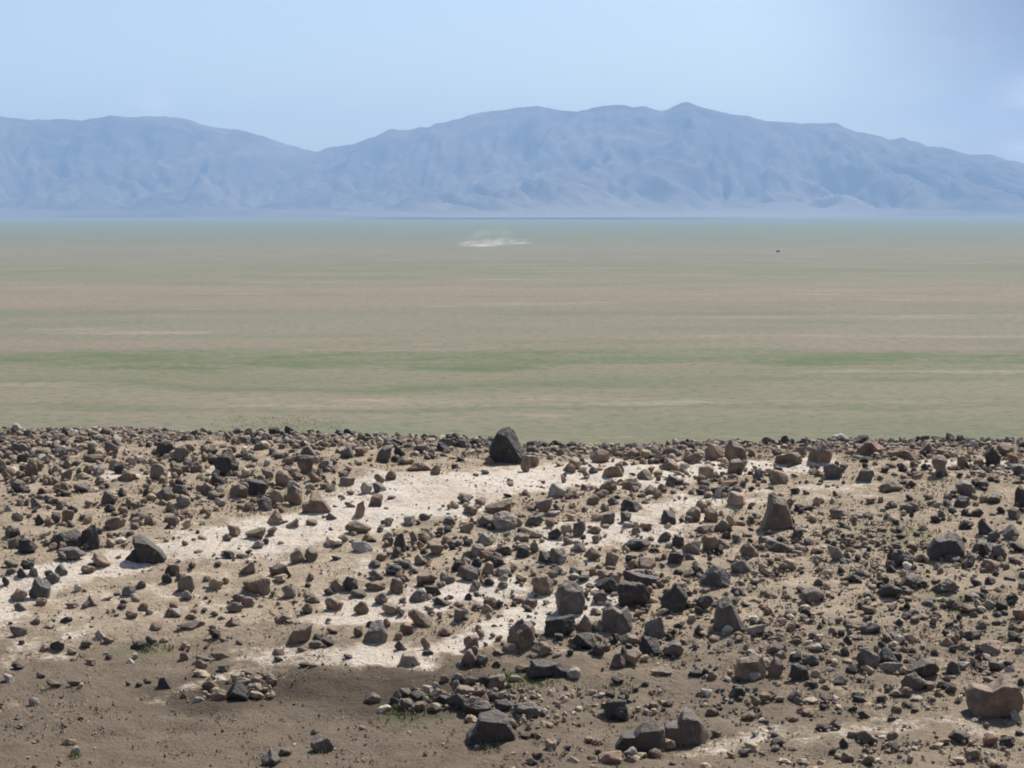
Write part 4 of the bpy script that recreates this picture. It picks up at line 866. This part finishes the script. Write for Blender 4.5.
# ------------------------------------------------------------------ low scrub on the plain below
m_scrub, n = material("scrub", 0.9, 0.1)
n.link(n.attr("tone", "Color"), n.bsdf.inputs["Base Color"])
nsc = 0
yy = 500 * (3.6 ** rs.rand(nsc)); xx = (rs.rand(nsc) - 0.5) * 2 * (0.30 * yy + 40)
kk = rs.rand(nsc) < np.clip(0.5 + 1.3 * fbm(xx / 90, yy / 60, octaves=4, seed=120) , 0.04, 1)
xx, yy = xx[kk], yy[kk]
sz = rs.uniform(0.12, 0.36, len(xx)) * (1 + yy / 2500)
tn = np.array([(0.110, 0.125, 0.060), (0.140, 0.138, 0.078), (0.100, 0.108, 0.058), (0.200, 0.170, 0.115)])[rs.randint(4, size=len(xx))]
nb = 700                                      # the yellowish bushes just beyond the left crest
bx_, by_ = [], []
for _ in range(nb):
    px_v = 200 + 145 * rs.beta(2.2, 1.6); d_ = ray(px_v, rs.uniform(417, 429)); t_ = CAM_Z / -d_[2]
    bx_.append(d_[0] * t_); by_.append(d_[1] * t_)
xx = np.concatenate([xx, bx_]); yy = np.concatenate([yy, by_]); sz = np.concatenate([sz, rs.uniform(0.12, 0.36, nb)])
tn = np.concatenate([tn, np.array([(0.300, 0.275, 0.120), (0.215, 0.215, 0.105)])[rs.randint(2, size=nb)]])
SV, SF, SC = [], [], []
cv, cf = ICO[1]
for j in range(6):
    k = np.where(np.arange(len(xx)) % 6 == j)[0]
    b_v = cv * (1 + 0.35 * rs.uniform(-1, 1, (len(cv), 1))) * (0.5, 0.5, 0.36) + (0, 0, 0.25)
    P = np.stack([xx[k][:, None] + b_v[None, :, 0] * sz[k][:, None], yy[k][:, None] + b_v[None, :, 1] * sz[k][:, None], b_v[None, :, 2] * sz[k][:, None]], 2)
    SF.append((cf[None] + (sum(len(s_) for s_ in SV) + np.arange(len(k)) * len(cv))[:, None, None]).reshape(-1, 3))
    SV.append(P.reshape(-1, 3)); SC.append(np.repeat(tn[k], len(cv), 0))
scrub = link_mesh("scrub", np.concatenate(SV), np.concatenate(SF), [m_scrub])
color_attr(scrub, "tone", np.concatenate(SC))
scrub["kind"] = "stuff"; scrub["label"] = "low scrub dotted over the plain beyond the ridge"

# ------------------------------------------------------------------ far out on the plain: a dust cloud and a vehicle
def plain_point(px, py):
    d = ray(px, py); t = CAM_Z / -d[2]
    return d[0] * t, d[1] * t
def dust_cloud(px, py, lx, ly, lz, dens_, seed):
    cx, cy = plain_point(px, py)
    v, f = ICO[4]; v = v.copy()
    v[:, 2] = np.where(v[:, 2] < 0, v[:, 2] * 0.15, v[:, 2])
    v = v * (1 + 0.12 * fbm(v[:, 0] * 2, v[:, 1] * 2, v[:, 2] * 2, 3, seed)[:, None]) * (lx / 2, ly / 2, lz)
    v[:, 2] -= v[:, 2].min() - 0.3
    m, vol, t = volume_material("dust_air", (0.93, 0.90, 0.86), 0.0)
    tc = t.nodes.new("ShaderNodeTexCoord"); mp = t.nodes.new("ShaderNodeMapping"); mp.inputs["Scale"].default_value = (1 / lx, 1 / ly, 1 / lz)
    t.links.new(tc.outputs["Object"], mp.inputs["Vector"])
    ns = t.nodes.new("ShaderNodeTexNoise"); ns.inputs["Scale"].default_value = 3.2; ns.inputs["Detail"].default_value = 6; ns.inputs["Roughness"].default_value = 0.6
    t.links.new(mp.outputs[0], ns.inputs["Vector"])
    ln = t.nodes.new("ShaderNodeVectorMath"); ln.operation = 'LENGTH'
    mp2 = t.nodes.new("ShaderNodeMapping"); mp2.inputs["Scale"].default_value = (2 / lx, 2 / ly, 1 / lz)
    t.links.new(tc.outputs["Object"], mp2.inputs["Vector"]); t.links.new(mp2.outputs[0], ln.inputs[0])
    a = t.nodes.new("ShaderNodeMapRange"); a.inputs[1].default_value = 1.0; a.inputs[2].default_value = 0.1; a.inputs[3].default_value = 0; a.inputs[4].default_value = 1
    t.links.new(ln.outputs["Value"], a.inputs[0])
    b = t.nodes.new("ShaderNodeMapRange"); b.inputs[1].default_value = 0.44; b.inputs[2].default_value = 0.62; b.inputs[3].default_value = 0.0; b.inputs[4].default_value = 1
    t.links.new(ns.outputs[0], b.inputs[0])
    mm = t.nodes.new("ShaderNodeMath"); mm.operation = 'MULTIPLY'; t.links.new(a.outputs[0], mm.inputs[0]); t.links.new(b.outputs[0], mm.inputs[1])
    m2 = t.nodes.new("ShaderNodeMath"); m2.operation = 'MULTIPLY'; t.links.new(mm.outputs[0], m2.inputs[0]); m2.inputs[1].default_value = dens_
    t.links.new(m2.outputs[0], vol.inputs["Density"])
    ob = link_mesh("dust", v, f, [m], True)
    ob.location = (cx, cy, 0)
    ob["kind"] = "stuff"; ob["label"] = "pale dust cloud drifting low over the far plain"
    return ob
dust_cloud(478, 246.8, 90, 60, 13, 0.07, 5)
dust_cloud(492, 245.8, 120, 80, 36, 0.016, 6)
dust_cloud(498, 244.6, 26, 30, 11, 0.08, 12)
dust_cloud(519, 244.2, 60, 50, 12, 0.045, 8)

import bmesh
def box_part(name, lo, hi, mat, parent, bevel=0.12):
    bm = bmesh.new(); bmesh.ops.create_cube(bm, size=1.0)
    for q in bm.verts:
        q.co = Vector([lo[i] + (q.co[i] + .5) * (hi[i] - lo[i]) for i in range(3)])
    bmesh.ops.bevel(bm, geom=bm.edges[:], offset=bevel, segments=2, affect='EDGES')
    me = bpy.data.meshes.new(name); bm.to_mesh(me); bm.free(); me.materials.append(mat)
    ob = bpy.data.objects.new(name, me); COL.objects.link(ob); ob.parent = parent
    return ob
m_paint, n = material("vehicle_paint", 0.45, 0.4); n.bsdf.inputs["Base Color"].default_value = (0.20, 0.205, 0.20, 1)
m_glass, n = material("vehicle_glass", 0.1, 0.5); n.bsdf.inputs["Base Color"].default_value = (0.02, 0.025, 0.03, 1)
m_tyre, n = material("tyre_rubber", 0.9, 0.2); n.bsdf.inputs["Base Color"].default_value = (0.02, 0.02, 0.02, 1)
vx, vy = plain_point(778, 252.3)
van = bpy.data.objects.new("distant_van", None); COL.objects.link(van)
van.location = (vx, vy, 0); van.rotation_euler = (0, 0, 0.25)
van["label"] = "tiny dark vehicle standing far out on the hazy plain"; van["category"] = "van"
box_part("body", (-2.7, -1.05, 0.55), (2.7, 1.05, 2.5), m_paint, van, 0.25)
box_part("roof", (-2.5, -0.95, 2.503), (1.9, 0.95, 2.9), m_paint, van, 0.15)
box_part("window", (-2.2, -1.09, 1.6), (1.6, -1.053, 2.25), m_glass, van, 0.015)
box_part("windscreen", (2.703, -0.85, 1.55), (2.74, 0.85, 2.25), m_glass, van, 0.015)
for wx_ in (-1.7, 1.7):
    for wy_ in (-0.95, 0.95):
        bm = bmesh.new(); bmesh.ops.create_cone(bm, cap_ends=True, segments=24, radius1=0.42, radius2=0.42, depth=0.26)
        bmesh.ops.bevel(bm, geom=[e for e in bm.edges if e.calc_face_angle(0) > 1], offset=0.05, segments=2, affect='EDGES')
        me = bpy.data.meshes.new("wheel"); bm.to_mesh(me); bm.free(); me.materials.append(m_tyre)
        wh = bpy.data.objects.new("wheel", me); COL.objects.link(wh); wh.parent = van
        wh.rotation_euler = (math.pi / 2, 0, 0); wh.location = (wx_, wy_ * 1.06, 0.42)
